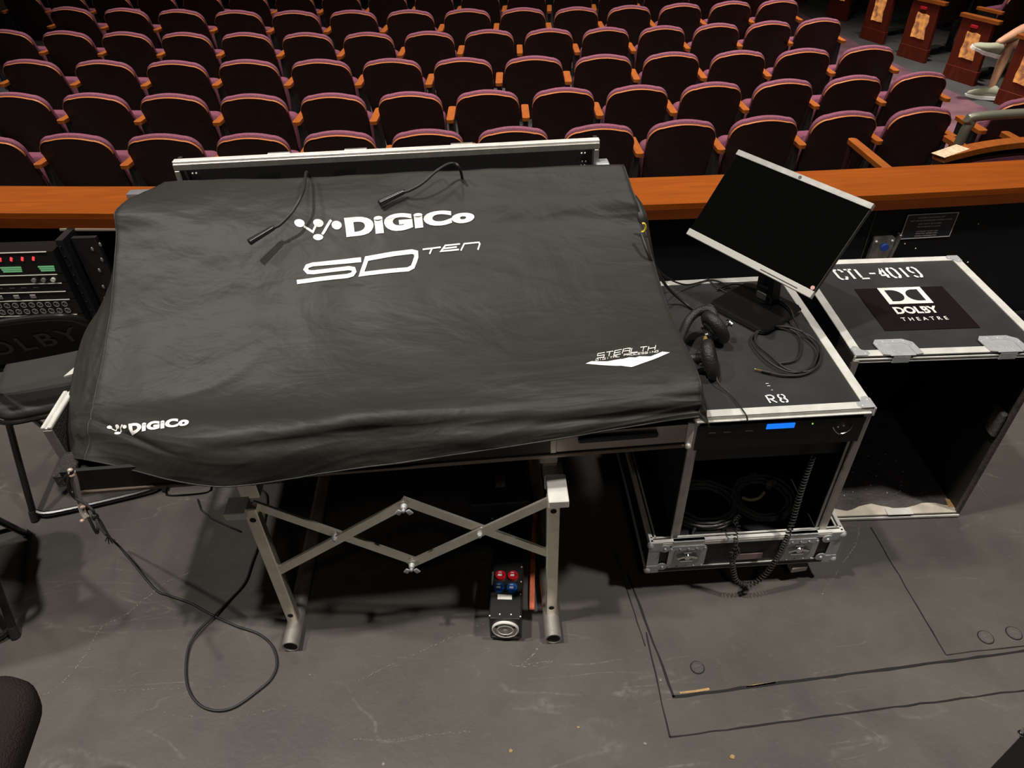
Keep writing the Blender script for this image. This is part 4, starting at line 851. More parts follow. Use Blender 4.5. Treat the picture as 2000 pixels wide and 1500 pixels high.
bm=B(); tube(bm,[nb,nb.lerp(nt_,.5)+e2*.01,nt_],.03,8,rf=lambda f:.040-.008*f); obj('neck',bm,M['black'],mo,True)
bm=B(); box(bm,nt_+MR@Vector((0,0,.005)),(.11,.11,.02),rot=MR,bev=.006); obj('hinge_plate',bm,M['black'],mo)
bm=B(); p=nb+Vector((0,0,.03))-e2*.038+e1*.0; box(bm,p,(.035,.004,.022),rot=BR,bev=.001); box(bm,p+Vector((0,0,.033)),(.03,.004,.010),rot=BR,bev=.001); obj('cable_slot',bm,mat('grey_slot',(.07,.07,.065),.4),mo)
# ---------------- cables on the rack lid ----------------
LZ=TOP+.006
def cable(name,label,pts,r,m=None,seg=10,cat='cable',parent=None):
    bm=B(); tube(bm,crs(pts,seg),r,8); o=obj(name,bm,m or M['rubber'],parent,True,angle=180)
    return tag(o,label,cat) if parent is None else o
L=lambda x,y,dz=0:at(x,y,LZ+dz)
t=thing('headphone_lead','loosely coiled black lead with gold jack on the rack lid','cable')
cable('lead','',[L(1400,565),L(1440,555,.004),L(1500,575,.014),L(1540,600,.02),L(1552,625,.012),L(1566,646,.008),L(1596,680,.004),L(1585,715,.002),L(1545,727,.004),L(1500,705,.004),L(1472,675,.002),L(1470,655,.002),L(1500,639,.004),L(1545,640,.008),L(1590,662,.004),L(1604,690,.002),L(1588,722,.002),L(1540,722,.0),L(1500,690,.0),L(1476,668,.0),L(1482,648,.0),L(1520,637,.002),L(1555,650,.002),L(1565,675,.0),L(1555,702,0),L(1520,710,0)],.0032,parent=t)
cable('lead','',[L(1604,690,.002),L(1598,715),L(1570,731),L(1530,733),L(1500,727)],.0032,parent=t)
bm=B(); a,b=L(1505,728),L(1488,724); cyl(bm,a,b,.0045,n=12); obj('plug_sleeve',bm,M['rubber'],t,True)
bm=B(); c=L(1475,721); cyl(bm,b,c,.0022,n=10); ball(bm,c,.0025,n=8); obj('gold_jack',bm,M['gold'],t,True)
Rb=lambda x,y,z:at(x,y,z)
cable('thick_cable','thick black cable sagging from the covered console onto the rack lid',[Rb(1252,455,1.0),Rb(1268,500,.95),Rb(1292,545,.86),Rb(1310,568,.80),Rb(1338,592,LZ+.004),Rb(1362,608,LZ),Rb(1386,622,LZ),Rb(1372,640,LZ+.0)],.0048)
cable('thin_cable','thin black cable crossing the back edge of the rack lid to the monitor',[Rb(1270,505,.93),Rb(1300,540,.83),Rb(1340,556,.76),Rb(1385,547,LZ),Rb(1410,552,LZ),Rb(1450,575,LZ),Rb(1475,585,LZ)],.0026)
cable('thin_cable','second thin black cable lying across the back edge of the rack lid',[Rb(1380,543,LZ+.002),Rb(1400,560,LZ),Rb(1420,572,LZ),Rb(1445,590,LZ+.002)],.0024)
bm=B(); p=Rb(1256,446,1.0); r=[p+Vector((.008*math.cos(a*PI/8),0.004,.014*math.sin(a*PI/8))) for a in range(-5,6)]; tube(bm,r,.0035,8); tag(obj('yellow_clip',bm,mat('yellow_plastic',(.75,.58,.05),.5),None,True),'small yellow cable clip at the right edge of the cover','clip')
bm=B(); tube(bm,crs([Rb(1238,385,1.04),Rb(1246,405,1.02),Rb(1251,425,1.0),Rb(1254,445,.97),Rb(1262,475,.93),Rb(1275,520,.86)],8),.018,10,rf=lambda f:.010+.012*math.sin(PI*f)); tag(obj('cable_bundle',bm,M['rubber'],None,True),'thick dark cable bundle behind the right edge of the cover','cable')
# ---------------- headphones ----------------
hp_=thing('headphones','black padded headphones lying on the rack lid against the cover','headphones')
hc1=at(1397,640,.80); hc2=at(1388,703,.79)
ax1=Vector((.75,.35,.45)).normalized(); ax2=Vector((.85,-.15,.30)).normalized()
def cup(c,ax,R):
    q=ax.to_track_quat('Z','Y').to_matrix(); 
    bm=B(); tube(bm,[c+q@Vector((R*.80*math.cos(2*PI*k/28),R*math.sin(2*PI*k/28),0)) for k in range(28)],.017,12,True); obj('ear_pad',bm,M['padf'],hp_,True,angle=180)
    bm=B(); cyl(bm,c-ax*.004,c-ax*.022,R*.86,R*.62,28); ball(bm,c-ax*.024,R*.42,(1,1,.5),14); obj('ear_shell',bm,mat('gloss_black_shell',(.015,.015,.015),.22),hp_,True)
    return q
M['padf']=mat('pitted_black_foam',(.016,.015,.015),.45,bump=.35,bscale=260)
cup(hc1,ax1,.044); cup(hc2,ax2,.046)
hb=[hc1-ax1*.012+Vector((.006,.006,.030)),hc1+Vector((-.012,.036,.040)),hc1+Vector((-.050,.045,.022)),hc1+Vector((-.085,.010,.0)),hc2+Vector((-.088,.030,.0)),hc2+Vector((-.055,.004,.006)),hc2-ax2*.02+Vector((0,0,.01))]
bm=B(); tube(bm,crs(hb,8),.013,10); obj('headband',bm,M['padf'],hp_,True,angle=180)
bm=B(); tube(bm,crs([p+Vector((.004,.006,.010)) for p in hb],8),.0022,8); obj('band_wire',bm,M['blackm'],hp_,True)
bm=B(); 
for k in range(6): a=k*1.0; cyl(bm,hc1+Vector((.034+.003*math.sin(a),.012*math.cos(a)+.004,.012+.009*math.sin(a))),hc1+Vector((.044,.012*math.cos(a+.7)+.004,.012+.009*math.sin(a+.7))),.0035,n=8)
obj('yoke_joint',bm,M['chrome'],hp_,True)
bm=B(); c=at(1378,665,.775); ball(bm,c,.016,(.35,1,.9),14); obj('foam_insert',bm,mat('mustard_foam',(.35,.22,.05),.8),hp_,True)
cable('headphone_cord','',[hc2+Vector((.012,-.028,-.01)),at(1402,745,LZ+.01),at(1425,768,LZ),at(1442,788,LZ),at(1450,800,LZ),at(1458,812,LZ-.002),at(1460,822,TOP-.02)],.0020,parent=hp_)
cable('headphone_cord','',[hc2+Vector((-.02,.02,.0)),at(1372,672,LZ+.012),at(1368,684,LZ+.006),at(1384,680,LZ+.012),at(1376,694,LZ+.008),at(1366,700,LZ+.004)],.0022,parent=hp_)
# ---------------- things on the black wall ----------------
def wy(x): return CY-math.sqrt((R0-.03)**2-(x-CX)**2)
WN=(0,1,0); WP=(0,2.765,0)
def onwall(px,py):
    p=atp(px,py,WP,WN)
    for _ in range(4): p=atp(px,py,(0,wy(p.x),0),WN)
    return p
tl,tr_,br,bl=[onwall(*q) for q in ((1773,418),(1876,412),(1853,461),(1753,469))]
c=(tl+tr_+br+bl)/4; wv=(tr_-tl); ang=math.atan2(wv.y,wv.x); WW=((tr_-tl).length+(br-bl).length)/2; HH=((tl-bl).length+(tr_-br).length)/2
pq=thing('lift_notice','dark blue plaque with white framed lettering on the black wall','sign',(c.x,wy(c.x)-.001,c.z),ang)
bm=B(); box(bm,(0,0,0),(WW,.004,HH),bev=.001); obj('plate',bm,mat('navy_engraved_plate',(.012,.014,.024),.35),pq)
M['engr']=mat('engraved_white',(.8,.79,.76),.6)
bm=B()
for (a,b,s1,s2) in ((0,HH/2-.004,WW-.006,.0034),(0,-HH/2+.004,WW-.006,.0034),(WW/2-.004,0,.0034,HH-.006),(-WW/2+.004,0,.0034,HH-.006)): box(bm,(a,-.0025,b),(s1,.001,s2))
obj('border',bm,M['engr'],pq)
FX=Matrix.Translation((0,-.0028,0))@Matrix.Rotation(PI/2,4,'X')
bm=B()
for txt,w_,y,h in (('HOUSE CONSOLE LIFT',.52,.36,.055),('NO UNAUTHORIZED OPERATION',.80,.24,.055),('DO NOT EXCEED',.44,.10,.055),('MAXIMUM LOADS',.44,-.02,.055),('LIFTING: 8,000 LBS',.42,-.22,.045),('STATIC: 8,000 LBS',.42,-.31,.045),('EVENLY DISTRIBUTED',.42,-.41,.045)):
    put_text(bm,txt,[(-w_/2*WW,(y-h/2)*HH*.93),(w_/2*WW,(y-h/2)*HH*.93),(w_/2*WW,(y+h/2)*HH*.93),(-w_/2*WW,(y+h/2)*HH*.93)],offset=.01)
bmesh.ops.transform(bm,matrix=FX,verts=bm.verts[:]); obj('engraved_lettering',bm,M['engr'],pq)
c=onwall(1716,487)
jp=thing('jack_box','scuffed steel jack box with a blue socket low on the black wall','jack box',(c.x,wy(c.x)-.002,c.z),ang)
bm=B(); prism(bm,rrect(.095,.135,.012,4),0,.018,Matrix.Rotation(PI/2,4,'X')); box(bm,(.055,-.012,.01),(.012,.03,.14),rot=Matrix.Rotation(.12,3,'Y'),bev=.003); box(bm,(0,-.016,-.070),(.11,.03,.006),bev=.002); obj('housing',bm,mat('scuffed_steel',(.30,.29,.26),.35,metal=.8,bump=.4,bscale=40,vary=.4,vscale=20),jp,True)
bm=B(); cyl(bm,(.010,-.018,.020),(.010,-.026,.020),.017,n=24); obj('blue_socket',bm,mat('blue_connector',(.02,.06,.35),.4),jp,True)
bm=B()
for x in (-.035,.035):
    for z in (-.05,.05): ball(bm,(x,-.019,z),.006,n=8)
obj('screws',bm,M['zinc'],jp,True)
for i,(px,py,lb) in enumerate(((1767,476,'white speck on the wall under the lift plaque, left one'),(1788,485,'white speck on the wall under the lift plaque, right one'),(1911,437,'white speck on the wall right of the lift plaque'),(1890,512,'pale screw head on the wall beyond the corner of the stencilled case'))):
    p=onwall(px,py); bm=B(); ball(bm,(0,0,0),.0035,(1,.6,1),8); o=obj('wall_screw',bm,M['white']); o.location=(p.x,wy(p.x)-.001,p.z); tag(o,lb,'screw')
bm=B(); a=onwall(1716,398); box(bm,(a.x,wy(a.x)-.001,.34),(.004,.003,.66)); tag(obj('trim_9',bm,M['dkbrown']),kind='structure')
bm=B(); box(bm,(-1.72,2.735,.652),(.30,.02,.008),rot=-.06); tag(obj('batten',bm,mat('pale_batten',(.30,.25,.18),.7)),'thin pale wood batten under the left part of the ledge','batten')
# ---------------- equipment rack under the ledge at left ----------------
RXL,RXR,RYF=-2.42,-1.84,2.62
er=thing('equipment_rack','black rack frame under the left end of the wooden ledge','rack frame',(0,0,0))
for x in (RXR+.02,RXL-.02):
    bm=B(); box(bm,(x,RYF+.06,.335),(.03,.11,.65)); 
    for k in range(14): ball(bm,(x-.003,RYF+.003,.06+.044*k),.0035,n=6)
    obj('rack_rail',bm,M['walldk'],er)
bm=B(); box(bm,((RXL+RXR)/2,RYF+.06,.01),(.6,.11,.02)); obj('bottom_plate',bm,M['black'],er)
bm=B(); box(bm,(RXR+.10,RYF+.05,.33),(.10,.02,.64)); obj('side_cover',bm,M['walldk'],er)
bm=B()
for (x,z) in ((-1.72,.60),(-1.70,.55),(-1.73,.50),(-1.745,.42),(-1.76,.36),(-1.68,.62)): ball(bm,(x,RYF+.036,z),.006,(1,.5,1.6),8)
obj('cable_clips',bm,M['alud'],er)
M['lip']=mat('bare_metal_lip',(.62,.60,.54),.4,metal=.4)
def unit(z1,z0,label,depth=.03,name='rack_unit',xr=RXR):
    t=thing(name,label,'rack unit',((RXL+xr)/2,RYF,z0),0,'units in the rack under the ledge'); w_=xr-RXL; h=z1-z0-.004
    bm=B(); box(bm,(0,.03-depth/2+.0,h/2),(w_,.06+depth,h)); obj('front_panel',bm,M['blackm'],t)
    bm=B(); box(bm,(-.01,-depth-.001,h-.001),(w_-.03,.006,.0035),bev=.001); obj('top_lip',bm,M['lip'],t)
    return t,w_,h,-depth-.001
redled=mat('red_indicator',(.6,.05,.05),.3,emit=(1,.06,.08),es=.75); grn=mat('green_meter',(.1,.3,.12),.3,emit=(.16,.42,.2),es=.45)
t,w_,h,f=unit(.635,.53,'rack unit with four red lamps and two green meters, topmost')
for k in range(4):
    bm=B(); box(bm,(w_/2-.225+.045*k,f-.001,h-.030),(.010,.004,.020),rot=Matrix.Rotation(.45,3,'Y'),bev=.002); obj('red_lamp',bm,redled,t)
for x,ww in ((w_/2-.20,.085),(w_/2-.055,.065)):
    bm=B()
    for j in range(3): box(bm,(x,f-.001,h-.068-.009*j),(ww-.004*j,.003,.006))
    obj('green_meter',bm,grn,t)
t,w_,h,f=unit(.53,.488,'thin rack unit with two bright knobs, just below the meters',.03)
for x in (.16,.20,.24):
    bm=B(); cyl(bm,(x,f,h/2-.004),(x,f-.010,h/2-.004),.009,n=14); obj('knob',bm,M['alud'] if x<.22 else M['alu'],t,True)
t,w_,h,f=unit(.488,.448,'plain thin rack unit, third from the top',.03)
bm=B()
for k in range(8): box(bm,(-.2+.05*k,f-.001,h*.5),(.022,.002,.004))
obj('slots',bm,M['dkbrown'],t)
t,w_,h,f=unit(.448,.408,'thin rack unit with three pale buttons, fourth from the top',.03)
for x in (-.02,.05,.12):
    bm=B(); box(bm,(x,f-.002,h*.45),(.024,.005,.018),bev=.002); obj('button',bm,M['alud'],t)
def jacks(t,w_,h,f,rows,n,x0):
    bm=B()
    for r in range(rows):
        for k in range(n):
            x=x0+.035*k; z=h-.022-.032*r; tube(bm,[(x+.011*math.cos(a*PI/7),f-.002,z+.011*math.sin(a*PI/7)) for a in range(14)],.0022,5,True); cyl(bm,(x,f,z),(x,f-.001,z),.004,n=8)
    o=obj('jack_sockets',bm,M['alud'],t,True); o['kind']='stuff'
t,w_,h,f=unit(.408,.332,'patch panel with two rows of round sockets',.03); jacks(t,w_,h,f,2,14,-.22)
t,w_,h,f=unit(.332,.285,'patch panel with one row of round sockets, lowest',.03); jacks(t,w_,h,f,1,9,-.05)
t,w_,h,f=unit(.285,.10,'blank black panel at the bottom of the rack under the ledge',.02)
bm=B(); box(bm,(-.10,f-.02,h-.035),(.22,.03,.006),bev=.001); obj('shelf_lip',bm,M['lip'],t)
bm=B(); ball(bm,(-.085,f-.03,h-.022),.012,(1,1,.8),10); obj('white_knob',bm,M['white'],t,True)
bm=B(); box(bm,(-.045,f-.025,h-.027),(.06,.01,.008)); obj('blue_tab',bm,mat('blue_tab',(.01,.05,.25),.5),t)
# ---------------- folding chairs ----------------
M['ctube']=mat('black_chair_tube',(.018,.018,.018),.22,spec=.7,metal=.3)
M['vinyl']=mat('dark_grey_vinyl',(.036,.036,.033),.55,bump=.15,bscale=120)
def folding_chair(name,label,loc,rz,word):
    t=thing(name,label,'folding chair',loc,rz,None)
    for s in (-1,1):   # rear leg runs up and forward, back upright runs down to the front foot
        bm=B(); tube(bm,crs([(s*.225,-.17,.012),(s*.222,-.05,.20),(s*.215,.10,.43)],8),.0115,10); obj('rear_leg',bm,M['ctube'],t,True)
        bm=B(); cyl(bm,(s*.225,-.175,0),(s*.225,-.16,.035),.015,.013,14); obj('rubber_foot',bm,M['rubber'],t,True)
        bm=B(); cyl(bm,(s*.205,.265,0),(s*.205,.255,.035),.015,.013,14); obj('rubber_foot',bm,M['rubber'],t,True)
    P=[(-.205,.26,.012),(-.205,.10,.33),(-.215,-.06,.62),(-.218,-.115,.72),(-.195,-.145,.775),(-.13,-.155,.80),(0,-.16,.812),(.13,-.155,.80),(.195,-.145,.775),(.218,-.115,.72),(.215,-.06,.62),(.205,.10,.33),(.205,.26,.012)]
    bm=B(); tube(bm,crs(P,8),.0115,10); obj('back_frame',bm,M['ctube'],t,True)
    bm=B(); tube(bm,crs([(-.222,-.155,.028),(-.17,-.175,.018),(0,-.178,.016),(.17,-.175,.018),(.222,-.155,.028)],6),.0095,8); obj('stretcher',bm,M['ctube'],t,True)
    bm=B(); tube(bm,[(-.205,.22,.09),(.205,.22,.09)],.008,8); obj('stretcher',bm,M['ctube'],t,True)
    bm=B(); rings=[]
    for z,(d) in ((.60,0),(.66,1),(.73,2),(.795,3)):
        y=-.055-(z-.60)*.50; hw=.205 if z<.76 else .15
        rings.append([(hw*math.sin(a),y-.018*math.cos(a)*1+.018,z) for a in [(-PI/2+PI*k/16) for k in range(17)]]+[(hw*math.sin(a),y-.018*math.cos(a)+.030,z) for a in [(PI/2-PI*k/16) for k in range(17)]])
    loft(bm,rings); obj('backrest',bm,M['black'],t,True,angle=50)
    bm=B(); rr=rrect(.40,.40,.10,8,0,.06)
    loft(bm,[[(x*k,.06+(y-.06)*k,z) for x,y in rr] for z,k in ((.425,.97),(.435,1.0),(.452,1.0),(.462,.96),(.466,.85))]); obj('seat',bm,M['vinyl'],t,True,angle=50)
    bm=B(); rr=rrect(.415,.415,.105,8,0,.06); tube(bm,[(x,y,.428) for x,y in rr],.008,8,True); obj('seat_ring',bm,M['ctube'],t,True)
    if word:
        bm=B(); put_text(bm,word,[(-.17,.0),(.17,.0),(.17,.075),(-.17,.075)],offset=.012,space=1.25); bmesh.ops.triangulate(bm,faces=bm.faces[:]); refine(bm,.03)
        for v in bm.verts:
            x,q=v.co.x,v.co.y; z=.655+q; a=math.asin(max(-1,min(1,x/.205))); v.co=Vector((x,-.055-(z-.60)*.50-.018*math.cos(a)+.018-.0025,z))
        obj('stencilled_lettering',bm,mat('faded_grey_stencil',(.16,.15,.14),.7),t)
    return t
folding_chair('folding_chair','black folding chair lettered DOLBY facing the rack under the ledge',(-1.595,1.955,0),math.radians(17),'DOLBY')
folding_chair('folding_chair','folding chair at the left edge, only two dark feet showing',(-1.855,1.335,0),math.radians(20),None)
# office chair bottom left
oc=thing('office_chair','brown black upholstered office chair cut by the bottom left corner','chair',(-1.262,.60,0),.15)
M['fab']=mat('brown_black_fabric',(.028,.022,.020),.95,spec=.15,bump=.7,bscale=260)
bm=B(); rr=rrect(.44,.46,.10,8)
loft(bm,[[(x*k,y*k,z) for x,y in rr] for z,k in ((.43,.90),(.445,.98),(.475,1.0),(.50,.97),(.515,.88),(.52,.6))]); obj('seat',bm,M['fab'],oc,True,angle=180)
bm=B(); cyl(bm,(0,0,.08),(0,0,.44),.025); obj('post',bm,M['blackm'],oc,True)
for k in range(5):
    a=2*PI*k/5+1.9; bm=B(); d=Vector((math.cos(a),math.sin(a),0)); tube(bm,[d*.02+Vector((0,0,.10)),d*.14+Vector((0,0,.085)),d*.25+Vector((0,0,.065))],.02,8,rf=lambda f:.022-.008*f); ball(bm,d*.25+Vector((0,0,.028)),.028,n=12); obj('base_arm',bm,M['blackm'],oc,True)
bm=B(); rr=rrect(.42,.40,.12,8); loft(bm,[[(x*k,-.25-d,.80+y*k) for x,y in rr] for d,k in ((-.02,.9),(0,1),(.03,1),(.05,.9))]); obj('backrest',bm,M['fab'],oc,True,angle=180)
bm=B(); box(bm,(0,-.26,.58),(.06,.02,.22)); obj('back_bracket',bm,M['blackm'],oc)
# case at the lower right edge
p=at(1996,1412,.5)
kc=thing('equipment_case','black case with a silver corner just entering the lower right edge','case',(p.x+.004,p.y-.30,0),-.05)
bm=B(); box(bm,(.25,.15,.25),(.5,.3,.5),bev=.004); obj('body',bm,M['black'],kc)
bm=B(); corner_plate(bm,0,.3,.5,1,-1,.03); box(bm,(.0,.30,.475),(.008,.008,.05),bev=.002); ball(bm,(0,.3,.452),.008,n=8); obj('corner_plate',bm,M['chrome'],kc,True)
# ---------------- power box ----------------
pb=thing('power_box','black power outlet box with red and blue sockets under the stand','power box',(-.042,1.190,0),math.radians(-3.5))
bm=B(); box(bm,(0,.14,.058),(.098,.28,.110),bev=.004); obj('housing',bm,mat('black_powder_coat',(.014,.014,.014),.4),pb)
bm=B(); box(bm,(0,-.001,.012),(.086,.005,.010)); box(bm,(0,.003,.110),(.086,.004,.004)); obj('edge_lip',bm,M['dkbrown'],pb)
for x,y in ((-.046,.008),(-.016,.014),(.018,.014),(.046,.008),(.044,.085),(.044,.13),(.044,.185)):
    bm=B(); ball(bm,(x,y,.1135),.0026,n=8); obj('screw',bm,M['white'],pb,True)
cr_=mat('red_socket',(.50,.012,.02),.22,coat=.5); cb_=mat('blue_socket',(.02,.13,.55),.22,coat=.5); wi=mat('white_socket_insert',(.75,.73,.68),.3)
for x,y,mm,lb in ((-.021,.150,cr_,'red socket'),(.018,.150,cr_,'red socket'),(-.023,.105,cb_,'blue socket'),(.017,.105,cb_,'blue socket')):
    bm=B(); cyl(bm,(x,y,.112),(x,y,.120),.0175,.0165,26); o=obj('socket',bm,mm,pb,True,label=lb)
    bm=B(); box(bm,(x-.002,y-.001,.1205),(.012,.007,.001)); box(bm,(x-.002,y+.009,.1205),(.010,.003,.001)); obj('insert',bm,wi,o)
    bm=B(); cyl(bm,(x+.009,y,.1200),(x+.009,y,.1208),.0028,n=10); obj('slot',bm,M['black'],o)
bm=B(); box(bm,(-.004,.074,.1135),(.044,.017,.001)); obj('paper_label',bm,wi,pb)
bm=B(); box(bm,(-.046,.14,.1135),(.005,.05,.001)); obj('edge_label',bm,M['alud'],pb)
bm=B(); cyl(bm,(0,-.0,.060),(0,-.004,.060),.041,.040,36); tube(bm,[(.038*math.cos(a*PI/16),-.005,.060+.038*math.sin(a*PI/16)) for a in range(32)],.0032,6,True); tube(bm,[(.024*math.cos(a*PI/16),-.005,.060+.024*math.sin(a*PI/16)) for a in range(32)],.003,6,True); ball(bm,(0,-.002,.060),.014,(1,.4,1),16); obj('inlet',bm,wi,pb,True,label='round white inlet on the end')
bm=B()
for a in (.5,2.6,-1.57): box(bm,(.031*math.cos(a),-.006,.060+.031*math.sin(a)),(.008,.002,.004))
obj('inlet_slots',bm,M['black'],pb)
# supply box in the shade behind it
sb=thing('supply_box','black power supply box in the shade behind the outlet box','power supply',(-.10,1.56,0),.05)
bm=B(); box(bm,(.05,.12,.10),(.20,.24,.20),bev=.004); obj('housing',bm,M['black'],sb)
bm=B(); p=0; 
for k in range(3): ball(bm,(.02+.03*k,-.002,.13),.005,n=8); ball(bm,(.015+.03*k,-.002,.05),.004,n=8)
obj('screws',bm,M['alud'],sb,True)
bm=B(); box(bm,(.055,.10,.2005),(.034,.055,.001)); obj('paper_label',bm,mat('printed_label',(.30,.29,.27),.6,vary=.5,vscale=80),sb)
bm=B(); cpts=[(.042,1.285,.006),(.045,1.34,.012),(.050,1.42,.014),(.058,1.52,.02),(.066,1.62,.05),(.07,1.66,.09)]
a=crs(cpts,6); rings=[]
for p in a: rings.append([p+Vector((-.008,0,-.002)),p+Vector((.008,0,-.002)),p+Vector((.008,0,.002)),p+Vector((-.008,0,.002))])
loft(bm,rings); tag(obj('orange_strap',bm,mat('orange_webbing',(.75,.17,.08),.6,vary=.4,vscale=25)),'orange and red strap lying beside the outlet box','strap')
# ---------------- cable with loops on the floor ----------------
fl=[at(x,y,.005) for x,y in ((232,1066),(265,1105),(300,1148),(330,1163),(372,1178),(412,1200),(460,1222),(505,1238),(532,1262),(541,1295),(530,1325),(500,1352),(460,1380),(425,1388),(392,1378),(370,1350),(363,1310),(370,1262),(392,1230),(418,1205),(450,1170),(478,1138),(492,1100))]+[Vector((-.905,1.62,.005)),Vector((-.93,1.8,.006)),Vector((-1.0,1.86,.03)),Vector((-1.02,1.85,.3)),Vector((-1.0,1.86,.67))]
bm=B(); top=[lw(-1.615,.035,-.05),lw(-1.60,.0,-.16),atp(193,1015,(0,1.30,0),(0,1,0)),at(215,1050,.12),at(232,1066,.06)]
for i in (17,18,19): fl[i]=fl[i]+Vector((0,0,.006 if i==18 else .004))
tube(bm,crs(top[:-1]+[at(240,1075,.03)]+fl[2:],8),.0038,8)
tag(obj('looped_cable',bm,M['rubber'],None,True,angle=180),'thin black cable hanging from the tray corner and looping across the floor','cable')
bm=B(); tube(bm,[at(x,y,.006) for x,y in ((386,975),(392,995),(412,1012),(440,1025),(470,1038))],.003,8)
tag(obj('short_cable',bm,M['rubber'],None,True,angle=180),'faint black cable on the floor under the tray handle','cable')
q0=lw(-1.628,.015,.0)
def pz(px,py,y): return atp(px,py,(0,y,0),(0,1,0))
cn=thing('clear_connector','clear plastic cable connectors dangling from the left tray corner','connector')
M['clear']=mat('cloudy_clear_plastic',(.30,.28,.25),.25,spec=.6)
A_=[pz(140,922,1.22),pz(146,940,1.22),pz(150,960,1.22),pz(156,980,1.22),pz(162,1000,1.21),pz(170,1012,1.20)]
bm=B(); tube(bm,crs(A_[:4],5),.0085,10); obj('connector_body',bm,M['clear'],cn,True)
bm=B(); tube(bm,crs(A_[3:],5),.0075,10); obj('connector_body',bm,M['clear'],cn,True)
for i,pp in enumerate(((137,918),(141,928),(162,990),(161,1017))):
    bm=B(); ball(bm,pz(*pp,1.21),.006,(1.2,1,.8),8); obj('copper_clip',bm,mat('copper_tip',(.62,.45,.34),.4,metal=.3),cn,True)
bm=B(); tube(bm,crs([lw(-1.63,.02,.02),pz(142,918,1.215),pz(134,935,1.21),pz(134,955,1.21),pz(146,972,1.21),pz(168,985,1.20),pz(182,998,1.19),pz(186,1010,1.19),pz(196,1030,1.16),pz(208,1045,1.13)],6),.0036,8); tag(obj('tie_cord',bm,M['rubber'],None,True),'black tie cord knotted round the clear connectors at the tray corner','cord')
bm=B(); p=pz(186,1010,1.19); ball(bm,p,.009,(1,1,1.4),8); p2=pz(210,1047,1.13)
for k in range(6): tube(bm,[p2,p2+Vector((.012*math.cos(k),.004*math.sin(k*2),-.018-.004*(k%3)))],.0014,5)
k_=obj('knot_and_fringe',bm,M['rubber'],bpy.data.objects['tie_cord'],True)
# ---------------- seated person across the aisle ----------------
skin=mat('tanned_skin',(.50,.27,.16),.55); shorts=mat('pale_green_cotton',(.36,.40,.26),.85); shoe_m=mat('grey_green_canvas',(.30,.31,.22),.8,bump=.3,bscale=200); sole=mat('white_rubber_sole',(.85,.85,.80),.5); shirt=mat('dark_shirt',(.03,.035,.04),.9)
pe=thing('person','person seated sideways across the aisle, legs crossed, pale green shorts','person',(0,0,0))
def sk(name,V,E,R,m,parent,lv=2):
    me=bpy.data.meshes.new(name); me.from_pydata([Vector(v) for v in V],E,[]); o=bpy.data.objects.new(name,me); link(o,parent); me.materials.append(m)
    s=o.modifiers.new('skin','SKIN'); s.use_smooth_shade=True
    for i,r in enumerate(R): me.skin_vertices[0].data[i].radius=(r,r) if not isinstance(r,tuple) else r
    me.skin_vertices[0].data[0].use_root=True
    d=o.modifiers.new('sub','SUBSURF'); d.levels=lv; d.render_levels=lv; return o
kn1=at(2010,52,.10); an1=at(1944,90,.12); hip=Vector((5.52,7.30,.06))
kn1=Vector((5.10,7.42,.17)); an1=at(1946,86,.06); kn2=at(1974,84,.04); an2=at(1934,176,-.37)
V=[hip,hip+Vector((.02,-.04,.20)),hip+Vector((.02,-.05,.42)),hip+Vector((.0,-.05,.52)),hip+Vector((-.02,-.05,.60)),hip+Vector((-.04,-.05,.72)),
   hip+Vector((-.06,.10,-.01)),kn1,kn1.lerp(an1,.4),an1,
   hip+Vector((-.06,-.10,-.01)),kn2,kn2.lerp(an2,.35),an2,
   hip+Vector((.02,.13,.45)),hip+Vector((-.10,.17,.22)),hip+Vector((-.34,.12,.17)),hip+Vector((.02,-.22,.45)),hip+Vector((-.08,-.26,.22)),hip+Vector((-.30,-.16,.16)),
   hip+Vector((-.39,.10,.165)),hip+Vector((-.36,-.13,.155))]
E=[(0,1),(1,2),(2,3),(3,4),(4,5),(0,6),(6,7),(7,8),(8,9),(0,10),(10,11),(11,12),(12,13),(2,14),(14,15),(15,16),(2,17),(17,18),(18,19),(16,20),(19,21)]
Rr=[.13,.12,.13,.055,.075,.07,.085,.058,.054,.034,.085,.058,.054,.034,.05,.04,.028,.05,.04,.028,.03,.03]
sk('body',V,E,Rr,skin,pe)
sk('shorts',[hip+Vector((.02,0,-.01)),hip+Vector((-.08,.09,0)),V[6].lerp(kn1,.80),hip+Vector((-.08,-.09,0)),V[10].lerp(kn2,.98)],[(0,1),(1,2),(0,3),(3,4)],[.145,.105,.078,.105,.082],shorts,pe)
sk('shirt',[hip+Vector((.02,-.02,.06)),hip+Vector((.02,-.04,.22)),hip+Vector((.02,-.05,.42)),hip+Vector((.02,.15,.44)),hip+Vector((-.04,.17,.32)),hip+Vector((.02,-.24,.44)),hip+Vector((-.03,-.26,.32))],[(0,1),(1,2),(2,3),(3,4),(2,5),(5,6)],[.14,.13,.14,.06,.055,.06,.055],shirt,pe)
hd=hip+Vector((-.05,-.05,.68)); bm=B(); ball(bm,hd+Vector((.02,0,.03)),.098,(1,.85,1),20); obj('hair',bm,mat('dark_hair',(.02,.012,.008),.8,bump=.8,bscale=120),pe,True)
bm=B(); ball(bm,hd+Vector((-.105,0,-.01)),.014,(1,.8,1.2),10)
for s in (-1,1): ball(bm,hd+Vector((.01,s*.085,0)),.022,(.6,.35,1),10)
ball(bm,hd+Vector((-.09,0,-.055)),.016,(.5,1.4,.35),10); obj('nose_mouth_ears',bm,skin,pe,True)
bm=B()
for s in (-1,1): ball(bm,hd+Vector((-.088,s*.032,.015)),.010,(.6,1,.7),10)
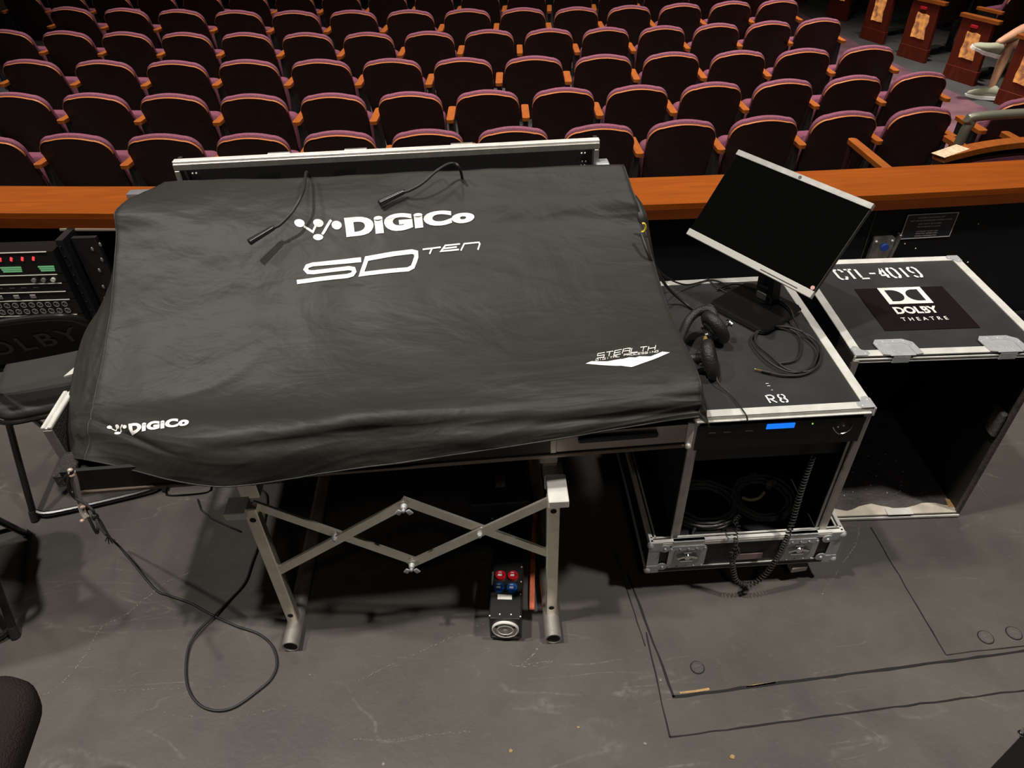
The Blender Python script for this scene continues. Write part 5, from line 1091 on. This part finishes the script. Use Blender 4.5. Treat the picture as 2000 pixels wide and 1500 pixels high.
obj('eyes',bm,M['black'],pe,True)
for hnd,base,dr in ((20,V[20],Vector((-1,.1,-.15))),(21,V[21],Vector((-1,-.1,-.15)))):
    bm=B(); dr=dr.normalized(); sd=dr.cross(Vector((0,0,1))).normalized()
    for k in range(4): p=base+dr*.02+sd*(.018*(k-1.5)); L_=(.062,.072,.068,.052)[k]; tube(bm,[p,p+dr*L_*.55,p+dr*L_*.9+Vector((0,0,-.02))],.008,8)
    p=base+sd*.028; tube(bm,[p,p+dr*.03+sd*.012,p+dr*.055+sd*.012+Vector((0,0,-.01))],.009,8); obj('fingers',bm,skin,pe,True)
def shoe(ankle,toe,upv,label):
    d=(toe-ankle).normalized(); upv=(upv-d*upv.dot(d)).normalized(); s=d.cross(upv); M3=Matrix((d,s,upv)).transposed(); t=thing('shoe',label,'shoe',(0,0,0),0,'pale canvas shoes'); bm=B()
    prof=[(-.08,.034,.0,.075),(-.045,.042,.0,.105),(.0,.042,.0,.100),(.05,.046,.0,.080),(.10,.052,.0,.066),(.15,.050,.0,.056),(.195,.036,.0,.042),(.215,.014,.0,.020)]
    rg=[]
    for x,hw,z0,z1 in prof: rg.append([ankle+M3@Vector((x,hw*math.sin(a)*(1 if math.cos(a)>0 else 1.0),-.075+z0+(z1-z0)*(.5-.5*math.cos(a)))) for a in [2*PI*k/16 for k in range(16)]])
    loft(bm,rg); obj('upper',bm,shoe_m,t,True,angle=180)
    bm=B(); rg=[]
    for x,hw,_,_ in prof: hw+=.005; z=.012 if x>.14 else 0; rg.append([ankle+M3@Vector((x*1.03,a*hw,-.075+b)) for a,b in ((-1,-.024+z),(1,-.024+z),(1.02,.008+z*.5),(-1.02,.008+z*.5))])
    loft(bm,rg); obj('sole',bm,sole,t)
    return t
shoe(an1+Vector((.01,0,-.01)),at(1900,74,.12),Vector((.9,-.2,.75)),'pale shoe held up in the air on the crossed leg')
shoe(an2+Vector((.0,0,.015)),Vector((4.745,7.46,-.385)),Vector((0,0,1)),'pale shoe of the seated person planted on the aisle carpet')
